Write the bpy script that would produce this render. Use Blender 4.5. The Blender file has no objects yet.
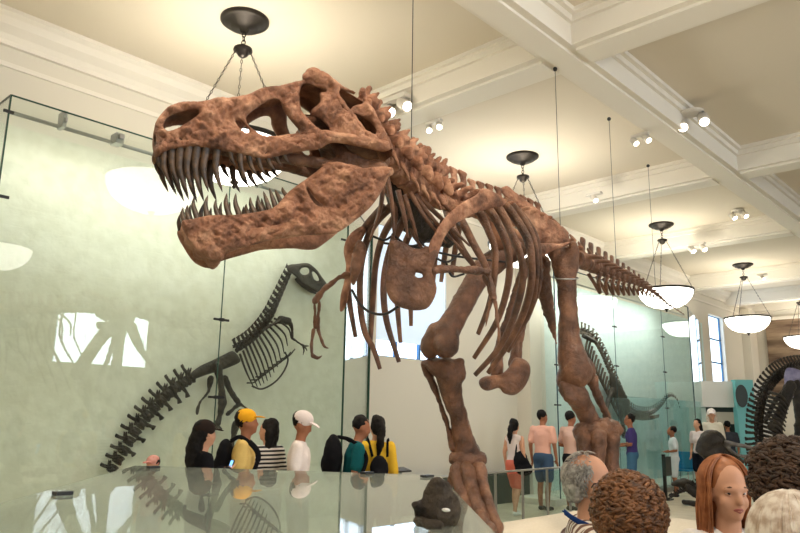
import bpy, bmesh, math, random
import numpy as np
from mathutils import Vector, Matrix, noise as mnoise
random.seed(7); rng = np.random.default_rng(5)
S = bpy.context.scene
COL = S.collection
PI = math.pi
# ---------------------------------------------------------------- camera frame (calibrated from the vanishing points)
FPX = 715.0
CAMH = 1.6
_X = np.array([680., 163.5, FPX]); _X /= np.linalg.norm(_X)
_Y = np.array([-786., 141.5, FPX]); _Y = _Y - _X*_X.dot(_Y); _Y /= np.linalg.norm(_Y)
_Z = np.cross(_X, _Y)
if _Z[1] > 0: _Z = -_Z
RW = np.array([_X, _Y, _Z])            # camera (right, down, forward) -> world
O = np.array([0., 0., CAMH])
def ray(px, py): return RW @ np.array([px-400., py-266.5, FPX])
def Q(px, py, d): return ray(px, py)*(d/FPX) + O          # point at camera depth d
def QY(px, py, y):
    r = ray(px, py); return r*(y/r[1]) + O
def QX(px, py, x):
    r = ray(px, py); return r*(x/r[0]) + O
def QZ(px, py, z):
    r = ray(px, py); return r*((z-CAMH)/r[2]) + O
def V(a): return Vector((float(a[0]), float(a[1]), float(a[2])))

# ---------------------------------------------------------------- objects
def tag(o, label=None, cat=None, group=None, kind=None):
    if label: o['label'] = label
    if cat: o['category'] = cat
    if group: o['group'] = group
    if kind: o['kind'] = kind
    return o
def empty(name, loc=(0,0,0), label=None, cat=None, group=None, rz=0.0):
    o = bpy.data.objects.new(name, None); COL.objects.link(o)
    o.location = loc; o.rotation_euler = (0,0,rz); o.empty_display_size = .1
    return tag(o, label, cat, group)
def mesh_obj(name, verts, faces, mats, parent=None, smooth=True, mi=None, kind=None):
    me = bpy.data.meshes.new(name)
    me.from_pydata([tuple(map(float, v)) for v in verts], [], [tuple(int(i) for i in f) for f in faces])
    me.update()
    if not isinstance(mats, (list, tuple)): mats = [mats]
    for m in mats: me.materials.append(m)
    if mi is not None: me.polygons.foreach_set('material_index', mi)
    me.polygons.foreach_set('use_smooth', [bool(smooth)]*len(me.polygons))
    o = bpy.data.objects.new(name, me); COL.objects.link(o)
    if parent is not None: attach(o, parent)
    if kind: o['kind'] = kind
    return o
def world_matrix(o):
    m = Matrix.LocRotScale(o.location, o.rotation_euler, o.scale)
    return world_matrix(o.parent) @ m if o.parent else m
def attach(o, parent):
    """parent a mesh whose vertices are given in world space"""
    o.parent = parent
    o.data.transform(world_matrix(parent).inverted())
def copy_tree(o, parent=None):
    c = o.copy(); COL.objects.link(c)
    if parent is not None: c.parent = parent
    for ch in [x for x in bpy.data.objects if x.parent == o]: copy_tree(ch, c)
    return c

class MB:
    """collects shapes of ONE part; build() links them as one mesh"""
    def __init__(s): s.v = []; s.f = []; s.m = []
    def add(s, vs, fs, m=0):
        n = len(s.v); s.v += [tuple(map(float, v)) for v in vs]
        s.f += [tuple(int(i)+n for i in f) for f in fs]; s.m += [m]*len(fs); return s
    def box(s, x0, x1, y0, y1, z0, z1, m=0):
        vs = [(x,y,z) for z in (z0,z1) for y in (y0,y1) for x in (x0,x1)]
        return s.add(vs, [(0,2,3,1),(4,5,7,6),(0,1,5,4),(2,6,7,3),(0,4,6,2),(1,3,7,5)], m)
    def tube(s, pts, r, n=10, m=0, cap=True, flat=None):
        vs, fs = tube_geo(pts, r, n, cap, flat); return s.add(vs, fs, m)
    def lathe(s, prof, c=(0,0,0), n=32, m=0):
        vs = []; k = len(prof)
        for r, z in prof:
            for i in range(n):
                a = 2*PI*i/n; vs.append((c[0]+r*math.cos(a), c[1]+r*math.sin(a), c[2]+z))
        fs = [(j*n+i, j*n+(i+1)%n, (j+1)*n+(i+1)%n, (j+1)*n+i) for j in range(k-1) for i in range(n)]
        return s.add(vs, fs, m)
    def prism(s, poly, a, b, m=0):
        """poly: 3D points of one face; extruded by vector b-a"""
        d = np.array(b, float)-np.array(a, float); n = len(poly)
        vs = [np.array(p, float) for p in poly] + [np.array(p, float)+d for p in poly]
        fs = [tuple(range(n))[::-1], tuple(range(n, 2*n))] + [(i, (i+1)%n, n+(i+1)%n, n+i) for i in range(n)]
        return s.add(vs, fs, m)
    def ball(s, c, r, n=12, m=0, rot=None):
        vs = []; fs = []; r = np.array(r if hasattr(r, '__len__') else (r,r,r), float); h = n//2
        for j in range(h+1):
            t = PI*j/h
            for i in range(n):
                a = 2*PI*i/n; p = np.array((math.sin(t)*math.cos(a), math.sin(t)*math.sin(a), math.cos(t)))*r
                if rot is not None: p = rot @ p
                vs.append(np.array(c)+p)
        for j in range(h):
            for i in range(n): fs.append((j*n+i, (j+1)*n+i, (j+1)*n+(i+1)%n, j*n+(i+1)%n))
        return s.add(vs, fs, m)
    def build(s, name, mats, parent=None, smooth=True, kind=None, bevel=0):
        o = mesh_obj(name, s.v, s.f, mats, parent, smooth, s.m, kind)
        if bevel:
            b = o.modifiers.new('b', 'BEVEL'); b.width = bevel; b.segments = 2; b.limit_method = 'ANGLE'
        return o

def spline(pts, n):
    """Catmull-Rom through pts (any width of row), n samples per span"""
    P = np.array(pts, float)
    if len(P) < 3: return np.array([P[0]+(P[-1]-P[0])*t for t in np.linspace(0,1,n+1)])
    E = np.vstack([2*P[0]-P[1], P, 2*P[-1]-P[-2]]); out = []
    for i in range(1, len(E)-2):
        for t in np.linspace(0,1,n, endpoint=False):
            a,b,c,d = E[i-1],E[i],E[i+1],E[i+2]
            out.append(.5*((2*b)+(c-a)*t+(2*a-5*b+4*c-d)*t*t+(3*b-a-3*c+d)*t**3))
    out.append(P[-1]); return np.array(out)
def tube_geo(pts, r, n=10, cap=True, flat=None):
    """pts kx3; r scalar or k; flat=(ratio, direction): cross-section squeezed along direction"""
    P = np.array(pts, float); k = len(P)
    R = np.full(k, float(r)) if np.isscalar(r) else np.interp(np.linspace(0,1,k), np.linspace(0,1,len(r)), r)
    T = np.gradient(P, axis=0); T /= np.linalg.norm(T, axis=1)[:,None]+1e-9
    if flat is not None: u = np.array(flat[1], float)
    else: u = np.array((0,0,1.)) if abs(T[0][2]) < .9 else np.array((1.,0,0))
    vs = []
    for i in range(k):
        u = u-T[i]*u.dot(T[i])
        if np.linalg.norm(u) < 1e-6: u = np.cross(T[i], (1,0,0.1))
        u /= np.linalg.norm(u); w = np.cross(T[i], u); fr = flat[0] if flat is not None else 1
        for j in range(n):
            a = 2*PI*j/n; vs.append(P[i]+R[i]*(math.cos(a)*u*fr+math.sin(a)*w))
    fs = [(i*n+j, i*n+(j+1)%n, (i+1)*n+(j+1)%n, (i+1)*n+j) for i in range(k-1) for j in range(n)]
    if cap: fs += [tuple(range(n))[::-1], tuple(range((k-1)*n, k*n))]
    return vs, fs

# ---------------------------------------------------------------- organic shapes: strokes fused by a voxel remesh
def evaluated(o):
    dg = bpy.context.evaluated_depsgraph_get(); dg.update()
    me = bpy.data.meshes.new_from_object(o.evaluated_get(dg))
    nv = len(me.vertices); co = np.empty(nv*3); me.vertices.foreach_get('co', co)
    fs = [tuple(p.vertices) for p in me.polygons]
    bpy.data.meshes.remove(me)
    return co.reshape(-1,3), fs
def smooth_v(v, fs, it, lam=.5):
    if it <= 0: return v
    e = np.array([(f[i], f[(i+1)%len(f)]) for f in fs for i in range(len(f))])
    e = np.vstack([e, e[:, ::-1]]); cnt = np.bincount(e[:,0], minlength=len(v)).astype(float)[:,None]; cnt[cnt == 0] = 1
    for k in range(it):
        s = np.stack([np.bincount(e[:,0], weights=v[e[:,1], c], minlength=len(v)) for c in range(3)], 1)
        v = v+lam*(s/cnt-v)
    return v
def fuse(v, f, voxel, sm=3):
    me = bpy.data.meshes.new('tmp'); me.from_pydata([tuple(map(float, a)) for a in v], [], f)
    o = bpy.data.objects.new('tmp', me); COL.objects.link(o)
    md = o.modifiers.new('r', 'REMESH'); md.mode = 'VOXEL'; md.voxel_size = voxel; md.adaptivity = 0
    v2, f2 = evaluated(o)
    bpy.data.objects.remove(o); bpy.data.meshes.remove(me)
    return smooth_v(v2, f2, sm), f2
_ND = [(rng.normal(size=3), rng.uniform(0, 6.28)) for _ in range(24)]
def nz(v, freq):
    """cheap smooth noise, about -1..1"""
    out = np.zeros(len(v)); p = v*freq
    for i, (d, ph) in enumerate(_ND):
        out += np.sin(p @ (d*(1+.35*(i % 5))) + ph + 1.7*np.sin(p @ np.roll(d, 1)))
    return out/5.5
def vnormals(v, fs):
    n = np.zeros_like(v)
    q = np.array([f[:3] for f in fs]); a = np.cross(v[q[:,1]]-v[q[:,0]], v[q[:,2]]-v[q[:,0]])
    m = max(len(f) for f in fs)
    for c in range(3): n[:, c] = sum(np.bincount([f[k] if k < len(f) else f[0] for f in fs], weights=a[:, c], minlength=len(v)) for k in range(m))
    return n/(np.linalg.norm(n, axis=1)[:,None]+1e-12)
def rough(v, fs, amp, freq):
    return v + vnormals(v, fs)*(amp*(nz(v, freq)+.5*nz(v, freq*2.7)))[:,None]
class ORG(MB):
    """strokes in world space that grow together into one bone or body"""
    def st(s, pts, r, n=12, sp=5, flat=None):
        P = spline(pts, sp) if len(pts) > 2 else np.array([np.array(pts[0])+(np.array(pts[-1])-np.array(pts[0]))*t for t in np.linspace(0,1,6)])
        rr = np.interp(np.linspace(0,1,len(P)), np.linspace(0,1,len(r)), r) if hasattr(r, '__len__') else np.full(len(P), r)
        s.tube(P, rr, n, flat=flat)
        if flat is None:
            s.ball(P[0], rr[0], n); s.ball(P[-1], rr[-1], n)
        return s
    def grow(s, name, mats, parent=None, voxel=.02, sm=3, amp=0, freq=12, post=None):
        v, f = fuse(s.v, s.f, voxel, sm)
        if amp: v = rough(v, f, amp, freq)
        if post is not None: v = post(v)
        return mesh_obj(name, v, f, mats, parent)

# ---------------------------------------------------------------- materials
def new_mat(name):
    m = bpy.data.materials.new(name); m.use_nodes = True; nt = m.node_tree; b = nt.nodes['Principled BSDF']; return m, nt, b
def srgb(*c):
    c = [x/255. for x in c]; return tuple((x/12.92 if x <= .04045 else ((x+.055)/1.055)**2.4) for x in c)+(1.,)
def mat(name, col, rough_=.6, metal=0, col2=None, scale=8, bump=0, bscale=30, spec=.5, detail=6, coat=0, contrast=.25, trans=0, sss=0):
    m, nt, b = new_mat(name); N = nt.nodes; L = nt.links
    b.inputs['Base Color'].default_value = srgb(*col); b.inputs['Roughness'].default_value = rough_
    b.inputs['Metallic'].default_value = metal; b.inputs['Specular IOR Level'].default_value = spec
    b.inputs['Coat Weight'].default_value = coat
    tc = N.new('ShaderNodeTexCoord')
    if col2:
        n = N.new('ShaderNodeTexNoise'); n.inputs['Scale'].default_value = scale; n.inputs['Detail'].default_value = detail
        r = N.new('ShaderNodeValToRGB'); e = r.color_ramp.elements
        e[0].position = .5-contrast/2; e[1].position = .5+contrast/2; e[0].color = srgb(*col); e[1].color = srgb(*col2)
        L.new(tc.outputs['Object'], n.inputs['Vector']); L.new(n.outputs['Fac'], r.inputs['Fac']); L.new(r.outputs['Color'], b.inputs['Base Color'])
    if bump:
        n2 = N.new('ShaderNodeTexNoise'); n2.inputs['Scale'].default_value = bscale; n2.inputs['Detail'].default_value = 6
        bp = N.new('ShaderNodeBump'); bp.inputs['Strength'].default_value = bump; bp.inputs['Distance'].default_value = .02
        L.new(tc.outputs['Object'], n2.inputs['Vector']); L.new(n2.outputs['Fac'], bp.inputs['Height']); L.new(bp.outputs['Normal'], b.inputs['Normal'])
    return m
def emit(name, col, st):
    m, nt, b = new_mat(name); b.inputs['Base Color'].default_value = srgb(*col)
    b.inputs['Emission Color'].default_value = srgb(*col); b.inputs['Emission Strength'].default_value = st; return m
def glass_mat(name, tint, refl=1.0, rough_=.0, f0=1.5, haze=0.0, hazecol=(220,230,220)):
    """clear pane: tinted see-through plus fresnel mirror, optional pale haze mixed into the colour"""
    m = bpy.data.materials.new(name); m.use_nodes = True; nt = m.node_tree; N = nt.nodes; L = nt.links; N.clear()
    out = N.new('ShaderNodeOutputMaterial'); mix = N.new('ShaderNodeMixShader'); t = N.new('ShaderNodeBsdfTransparent'); g = N.new('ShaderNodeBsdfGlossy')
    lw = N.new('ShaderNodeLayerWeight'); lw.inputs['Blend'].default_value = .5
    pw = N.new('ShaderNodeMath'); pw.operation = 'POWER'; pw.inputs[1].default_value = 5.0; r0 = ((f0-1)/(f0+1))**2
    mul = N.new('ShaderNodeMath'); mul.operation = 'MULTIPLY_ADD'; mul.inputs[1].default_value = (1-r0)*refl; mul.inputs[2].default_value = r0*refl; mul.use_clamp = True
    t.inputs['Color'].default_value = tuple(tint)+(1,); g.inputs['Roughness'].default_value = rough_
    L.new(lw.outputs['Facing'], pw.inputs[0]); L.new(pw.outputs[0], mul.inputs[0]); L.new(mul.outputs[0], mix.inputs[0]); L.new(g.outputs[0], mix.inputs[2])
    if haze:
        d = N.new('ShaderNodeBsdfDiffuse'); d.inputs['Color'].default_value = srgb(*hazecol); m2 = N.new('ShaderNodeMixShader'); m2.inputs[0].default_value = haze
        L.new(t.outputs[0], m2.inputs[1]); L.new(d.outputs[0], m2.inputs[2]); L.new(m2.outputs[0], mix.inputs[1])
    else: L.new(t.outputs[0], mix.inputs[1])
    L.new(mix.outputs[0], out.inputs['Surface']); return m

def cavity_bone(name, c_hi, c_mid, c_lo, rough_=.55, spec=.4):
    """fossil bone: mottled mineral colour with cracks"""
    m, nt, b = new_mat(name); N = nt.nodes; L = nt.links
    tc = N.new('ShaderNodeTexCoord'); n = N.new('ShaderNodeTexNoise'); n.inputs['Scale'].default_value = 5; n.inputs['Detail'].default_value = 9; n.inputs['Roughness'].default_value = .62
    r = N.new('ShaderNodeValToRGB'); e = r.color_ramp.elements; e[0].position = .33; e[1].position = .68; e[0].color = srgb(*c_lo); e[1].color = srgb(*c_hi)
    k = e.new(.5); k.color = srgb(*c_mid)
    n2 = N.new('ShaderNodeTexNoise'); n2.inputs['Scale'].default_value = 42; n2.inputs['Detail'].default_value = 8; n2.inputs['Roughness'].default_value = .65
    vo = N.new('ShaderNodeTexVoronoi'); vo.feature = 'DISTANCE_TO_EDGE'; vo.inputs['Scale'].default_value = 9
    mp = N.new('ShaderNodeMapRange'); mp.inputs['From Max'].default_value = .03; mp.inputs['To Min'].default_value = .0
    ad = N.new('ShaderNodeMath'); ad.operation = 'MULTIPLY_ADD'; ad.inputs[1].default_value = .12
    bp = N.new('ShaderNodeBump'); bp.inputs['Strength'].default_value = .9; bp.inputs['Distance'].default_value = .02
    L.new(tc.outputs['Object'], n.inputs['Vector']); L.new(tc.outputs['Object'], n2.inputs['Vector']); L.new(n.outputs['Color'], vo.inputs['Vector'])
    L.new(n.outputs['Fac'], r.inputs['Fac']); L.new(r.outputs['Color'], b.inputs['Base Color'])
    L.new(vo.outputs['Distance'], mp.inputs['Value']); L.new(mp.outputs[0], ad.inputs[0]); L.new(n2.outputs['Fac'], ad.inputs[2]); L.new(ad.outputs[0], bp.inputs['Height'])
    L.new(bp.outputs['Normal'], b.inputs['Normal'])
    b.inputs['Roughness'].default_value = rough_; b.inputs['Specular IOR Level'].default_value = spec
    return m
M = {}
M['ceil'] = mat('ceiling_paint', (224,214,196), .9, spec=.15)
M['beam'] = mat('moulding_paint', (238,232,220), .8, spec=.2)
M['wallp'] = mat('wall_paint', (226,220,206), .9, spec=.15)
M['plaster'] = mat('green_plaster', (216,216,198), .85, col2=(224,224,208), scale=6, bump=.5, bscale=9, spec=.15)
M['floor'] = mat('stone_floor', (205,190,165), .35, col2=(222,208,184), scale=3)
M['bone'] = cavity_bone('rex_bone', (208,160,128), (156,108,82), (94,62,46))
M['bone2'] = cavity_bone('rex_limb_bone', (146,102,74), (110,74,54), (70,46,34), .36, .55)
M['tooth'] = mat('tooth_enamel', (54,42,33), .38, col2=(92,70,52), scale=30, spec=.4)
M['dark'] = cavity_bone('dark_fossil', (66,58,48), (46,40,34), (28,25,22), .45)
M['dark2'] = cavity_bone('brown_fossil', (104,90,74), (76,64,52), (46,38,32), .5)
M['bronze'] = mat('dark_bronze', (52,47,42), .45, metal=.7)
M['chain'] = mat('chain_metal', (60,52,44), .5, metal=.6)
M['steel'] = mat('brushed_steel', (170,170,168), .35, metal=.9)
M['black'] = mat('black_metal', (22,22,24), .5)
M['white'] = mat('white_enamel', (235,233,228), .45)
M['bowl'] = emit('lamp_glass_lit', (255,250,238), 5)
M['spot'] = emit('spot_lens_lit', (255,240,215), 6)
M['sky'] = emit('daylight_pane', (215,234,255), 2.2)
M['blind'] = emit('daylit_blind', (196,212,226), .55)
M['blue'] = mat('blue_window_frame', (60,110,150), .5)
M['glass'] = glass_mat('case_glass', (.95,.985,.97), 1.0, f0=1.5)
M['glassb'] = glass_mat('rail_glass', (.80,.90,.88), 1.0, f0=1.5)
M['glasst'] = glass_mat('table_glass', (.95,.98,.96), .9, f0=1.5, haze=.24, hazecol=(224,232,220))  # pale green haze in the colour stands in for the wall's reflection
M['plat'] = mat('platform_cloth', (216,204,184), .8, col2=(224,213,194), scale=50)
M['dkgreen'] = mat('dark_green_board', (44,54,50), .4)
M['bluewhite'] = mat('pale_blue_board', (206,224,214), .6)
M['wains'] = mat('dark_wainscot', (58,66,60), .6)
M['turq'] = mat('turquoise_board', (120,196,200), .5)
# ================================================================ the hall
ZC, ZB = 6.3, 5.9
YL, YR = 8.9, -9.0
XN, XF = -7.0, 29.9
def struct(mb, name, m, smooth=False):
    o = mb.build(name, m, smooth=smooth); o['kind'] = 'structure'; return o
b = MB(); b.box(XN, XF, YR, YL, -.2, 0); fl = struct(b, 'floor', M['floor'])
b = MB(); b.box(XN, XF, YR, YL+.2, ZC, ZC+.2); struct(b, 'ceiling', M['ceil'])
# wall with the window bay openings
WZ0 = 2.45; WZ1 = 5.1
def wall_with_openings(name, m, y0, y1, ops):
    b = MB(); x = XN
    for (a, c, z0, z1) in ops:
        b.box(x, a, y0, y1, 0, ZC); b.box(a, c, y0, y1, 0, z0); b.box(a, c, y0, y1, z1, ZC); x = c
    b.box(x, XF, y0, y1, 0, ZC); return struct(b, name, m)
wl_ops = [(8.95, 10.9, 2.70, 5.1), (25.2, 26.6, 2.9, 5.35)]
wall_with_openings('wall_left', M['wallp'], YL, YL+.35, wl_ops)
wr_ops = [(9.5+i*5.9, 12.7+i*5.9, 3.3, 5.1) for i in (-2, -1, 0)]
wall_with_openings('wall_right', M['wallp'], YR-.3, YR, wr_ops)
b = MB(); b.box(XN-.3, XN, YR-.3, YL+.35, 0, ZC); struct(b, 'wall_back', M['wallp'])
b = MB(); b.box(XF, XF+.3, YR-.3, YL+.35, 0, ZC); struct(b, 'wall_far', M['wallp'])
# beams: two runs along the hall, cross beams in every bay
BX = [-3.9, 1.5, 6.89, 12.55, 17.3, 23.05, 26.9]
def step_beam_x(b, y0, y1):      # runs along X
    b.box(XN, XF, y0, y1, ZB, ZC); b.box(XN, XF, y0+.09, y1-.09, ZB-.035, ZB)
    for (a, c) in ((y0-.05, y0), (y1, y1+.05)): b.box(XN, XF, a, c, ZC-.14, ZC); 
    for (a, c) in ((y0-.11, y0-.05), (y1+.05, y1+.11)): b.box(XN, XF, a, c, ZC-.06, ZC)
for i, (y0, y1) in enumerate([(3.75, 4.22), (-2.6, -2.1)]):
    b = MB(); step_beam_x(b, y0, y1); struct(b, 'trim_%d' % (i+1), M['beam'])
k = 3
for x in BX:
    b = MB(); w = .56
    for (y0, y1) in ((YR, -2.6), (-2.1, 3.75), (4.22, YL)):
        b.box(x, x+w, y0-.01, y1+.01, ZB+.003, ZC+.01); b.box(x+.1, x+w-.1, y0, y1, ZB-.033, ZB+.01)
        for (a, c) in ((x-.05, x), (x+w, x+w+.05)): b.box(a, c, y0-.004, y1+.004, ZC-.137, ZC+.01)
        for (a, c) in ((x-.11, x-.05), (x+w+.05, x+w+.11)): b.box(a, c, y0-.004, y1+.004, ZC-.057, ZC+.01)
    struct(b, 'trim_%d' % k, M['beam']); k += 1
# cornice along the left wall
def cornice(y, sgn):
    b = MB(); pr = [(0,0),(.30,0),(.30,-.05),(.24,-.09),(.20,-.17),(.10,-.24),(.06,-.30),(.06,-.36),(0,-.36)]
    n = len(pr); vs = [(XN, y-sgn*a, ZC+z) for a, z in pr]+[(XF, y-sgn*a, ZC+z) for a, z in pr]
    b.add(vs, [(i, (i+1)%n, n+(i+1)%n, n+i) for i in range(n)])
    b.box(XN, XF, min(y, y-sgn*.03), max(y, y-sgn*.03), ZC-.62, ZC-.56)
    return b
struct(cornice(YL, 1), 'trim_%d' % k, M['beam']); k += 1
struct(cornice(YR, -1), 'trim_%d' % k, M['beam']); k += 1
b = MB(); b.box(XF-.2, XF, YR, YL, ZC-.36, ZC); struct(b, 'trim_%d' % k, M['beam']); k += 1
# flat pilasters on the left wall
def pilaster(x0, x1, dep=.35):
    global k
    b = MB(); b.box(x0, x1, YL-dep, YL, 0, ZB); b.box(x0-.04, x1+.04, YL-dep-.04, YL, ZB-.2, ZB-.08); b.box(x0-.03, x1+.03, YL-dep-.03, YL, 0, .25)
    struct(b, 'trim_%d' % k, M['wallp']); k += 1
pilaster(13.35, 13.95)
pilaster(28.5, 29.3, .3)
# baseboard
b = MB(); b.box(8.75, 13.3, YL-.3, YL, 0, .58); struct(b, 'trim_%d' % k, M['wains']); k += 1
b = MB(); b.box(XN, XF, YL-.03, YL, 0, .2); struct(b, 'baseboard_left', M['wallp'])
b = MB(); b.box(XN, XF, YR, YR+.03, 0, .2); struct(b, 'baseboard_right', M['wallp'])
# windows: blue mullions, daylight beyond, roller blinds
wn = 1
def window(x0, x1, z0, z1, y, inward, blind=None, cols=2, rows=3, fm='blue'):
    """inward: -1 when the room lies at smaller y"""
    global wn
    root = MB(); s = -inward; t = .05
    yf = y+s*.12
    lo, hi = sorted((yf, yf+s*.06))
    for i in range(cols+1):
        x = x0+(x1-x0)*i/cols; root.box(max(x0, x-t/2), min(x1, x+t/2), lo, hi, z0, z1)
    for j in range(rows+1):
        z = z0+(z1-z0)*j/rows; root.box(x0, x1, lo, hi, max(z0, z-t/2), min(z1, z+t/2))
    w = root.build('window_%d' % wn, M[fm], smooth=False); w['kind'] = 'structure'
    p = MB(); lo2, hi2 = sorted((yf+s*.08, yf+s*.1)); p.box(x0, x1, lo2, hi2, z0, z1)
    p.build('window_pane', M['sky'], w, smooth=False)
    if blind:
        q = MB(); yb = y+s*.04; lo3, hi3 = sorted((yb, yb+s*.006))
        q.box(x0+.02, x1-.02, lo3, hi3, blind, z1); q.box(x0+.02, x1-.02, lo3-.008, hi3+.008, blind-.03, blind)
        q.build('roller_blind', M['blind'], w, smooth=False)
    wn += 1
    return w
window(*wl_ops[0], YL, -1, blind=3.02, cols=3, rows=2)
window(*wl_ops[1], YL, -1, cols=1, rows=3)
for o in wr_ops: window(*o, YR, 1, cols=3, rows=3)
# ================================================================ lamps
LP = dict(win_r=150, win_l=30, bulb=22, case=8, exp=0.40)
LX = [-1.6, 4.42, 10.44, 16.44, 22.26, 28.2]
LAMPS = [(x, 6.75) for x in LX]+[(4.42, .85), (-1.6, .85)]
def make_lamp():
    r = empty('pendant_lamp', (0,0,0))
    b = MB(); b.lathe([(0,0),(.29,0),(.29,-.03),(.26,-.05),(.24,-.05),(.22,-.08),(.17,-.085),(.15,-.115),(.06,-.12),(.04,-.17),(0,-.17)], n=36); b.build('ceiling_rose', M['bronze'], r)
    b = MB()
    for i in range(4):
        z = -.20-.05*i; P = [(.024*math.cos(a)*(i%2), .024*math.cos(a)*((i+1)%2), z+.033*math.sin(a)) for a in np.linspace(0,2*PI,13)]; b.tube(P, .006, 6, cap=False)
    b.build('chain_link', M['chain'], r)
    b = MB(); b.lathe([(0,-.36),(.05,-.36),(.11,-.38),(.115,-.41),(.07,-.43),(.06,-.47),(.02,-.5),(0,-.5)], n=24); b.build('hub', M['bronze'], r)
    for j in range(3):
        b = MB(); a = 2*PI*j/3+.5; p0 = np.array((.09*math.cos(a), .09*math.sin(a), -.42)); p1 = np.array((.615*math.cos(a), .615*math.sin(a), -1.6))
        n = 26
        for i in range(n):
            c = p0+(p1-p0)*(i+.5)/n; d = (p1-p0)/n*.72; s = np.cross(d, (0,0,1)); s /= np.linalg.norm(s); t = np.cross(d/np.linalg.norm(d), s)
            u = s if i % 2 else t
            P = [c+d*.5*math.cos(q)*1.25+u*.012*math.sin(q) for q in np.linspace(0,2*PI,9)]; b.tube(P, .0045, 5, cap=False)
        b.build('chain', M['chain'], r)
    b = MB(); b.lathe([(.60,-1.60),(.645,-1.60),(.645,-1.645),(.60,-1.645),(.60,-1.60)], n=48); b.build('rim', M['bronze'], r)
    b = MB(); b.lathe([(.615,-1.63),(.60,-1.73),(.54,-1.84),(.44,-1.94),(.30,-2.01),(.14,-2.045),(0,-2.05)], n=48)
    bowl = b.build('glass_bowl', M['bowl'], r)
    b = MB(); b.lathe([(0,-2.04),(.05,-2.05),(.05,-2.07),(.02,-2.09),(.025,-2.12),(0,-2.14)], n=16); b.build('finial', M['bronze'], r)
    return r
where = ['behind the teeth of the large brown skull', 'above the brown ribcage, beyond the long skull', 'over the tip of the long brown tail', 'in front of the tall narrow window', 'before the dark brown stone mural', '']
lp0 = make_lamp()
for i, (x, y) in enumerate(LAMPS):
    r = lp0 if i == 0 else copy_tree(lp0)
    r.location = (x, y, ZC); r.rotation_euler = (0, 0, (0,.55,0,.1,.2,0,0,0)[i])
    if y > 6 and 0 < i < 6:
        tag(r, 'bowl pendant lamp on three chains, hanging '+where[i-1], 'lamp', 'pendant lamps in a row along the hall')
    else:
        tag(r, 'bowl pendant lamp seen only as a reflection in the glass case', 'lamp', 'pendant lamps outside the view')
SPOTS = [((1.3,.5,5.9),(2.6,3.2,3.05),420),((1.6,3.2,5.9),(2.9,3.3,3.0),330),((4.6,2.4,5.9),(4.9,3.6,2.8),200),((7.6,2.4,5.9),(6.6,3.5,2.4),170),((.6,5.2,5.9),(2.6,3.4,3.0),150),((9.6,3.2,5.8),(8.4,3.9,3.4),120),((11.0,4.8,5.8),(12.0,7.0,1.2),120),((5.2,4.8,5.8),(4.6,5.6,1.4),90),((.6,.6,5.8),(2.3,1.0,1.4),150)]  # unseen spots: keys on the skeleton, then fills added to brighten visitors
# ================================================================ plates: traced bone outlines given thickness, curvature and real distance
def seg_dist(P, polys):
    D = np.full(len(P), 1e9)
    for poly in polys:
        A = np.array(poly, float); B = np.roll(A, -1, axis=0)
        for a, b in zip(A, B):
            ab = b-a; t = np.clip(((P-a) @ ab)/(ab @ ab+1e-9), 0, 1); q = a+t[:,None]*ab
            D = np.minimum(D, np.linalg.norm(P-q, axis=1))
    return D
def smooth_poly(p, n=3):
    P = np.array(p, float); E = np.vstack([P[-1], P, P[0], P[1]]); out = []
    for i in range(1, len(E)-2):
        for t in np.linspace(0, 1, n, endpoint=False):
            a,b,c,d = E[i-1],E[i],E[i+1],E[i+2]
            out.append(.5*((2*b)+(c-a)*t+(2*a-5*b+4*c-d)*t*t+(3*b-a-3*c+d)*t**3))
    return np.array(out)
def plate_geo(outline, holes, T, w, surf, voxel=1.5, relief=0, rfreq=.06, sm=2):
    polys = [smooth_poly(outline)]+[smooth_poly(h) for h in holes]
    cu = bpy.data.curves.new('tmp', 'CURVE'); cu.dimensions = '2D'; cu.fill_mode = 'BOTH'; cu.extrude = voxel*1.6
    for p in polys:
        s = cu.splines.new('POLY'); s.points.add(len(p)-1); s.use_cyclic_u = True
        for i, q in enumerate(p): s.points[i].co = (q[0], q[1], 0, 1)
    o = bpy.data.objects.new('tmp', cu); COL.objects.link(o)
    v, f = evaluated(o); bpy.data.objects.remove(o); bpy.data.curves.remove(cu)
    # weld + remesh
    key = {}; idx = []; vv = []
    for a in v:
        k = tuple(np.round(a, 3))
        if k not in key: key[k] = len(vv); vv.append(a)
        idx.append(key[k])
    ff = []
    for q in f:
        g = [idx[i] for i in q]
        if len(set(g)) == len(g): ff.append(tuple(g))
    v, f = fuse(np.array(vv), ff, voxel, sm)
    d = seg_dist(v[:, :2], polys); g = np.clip(d/w, 0, 1); g = np.sqrt(g*(2-g))
    sgn = np.clip(v[:,2]/(voxel*.8), -1, 1)
    off = sgn*T*(.12+.88*g)
    if relief:
        q = np.stack([v[:,0], v[:,1], v[:,2]*0], 1)
        off = off + (sgn > 0)*relief*g*(nz(q, rfreq)+.5*nz(q, rfreq*3.1)+.3*nz(q, rfreq*8))
    return surf(v[:,0], v[:,1], off), f
def rays(px, py): return (RW @ np.stack([px-400., py-266.5, np.full(len(px), FPX)])).T
def flat_surf(a, b, c):
    """depth plane through three (px, py, d)"""
    A = np.array([[p[0], p[1], 1] for p in (a,b,c)], float); k = np.linalg.solve(A, [a[2], b[2], c[2]])
    def s(px, py, off):
        d = k[0]*px+k[1]*py+k[2]; return rays(px, py)*((d-off)/FPX)[:,None]+O
    return s
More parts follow.
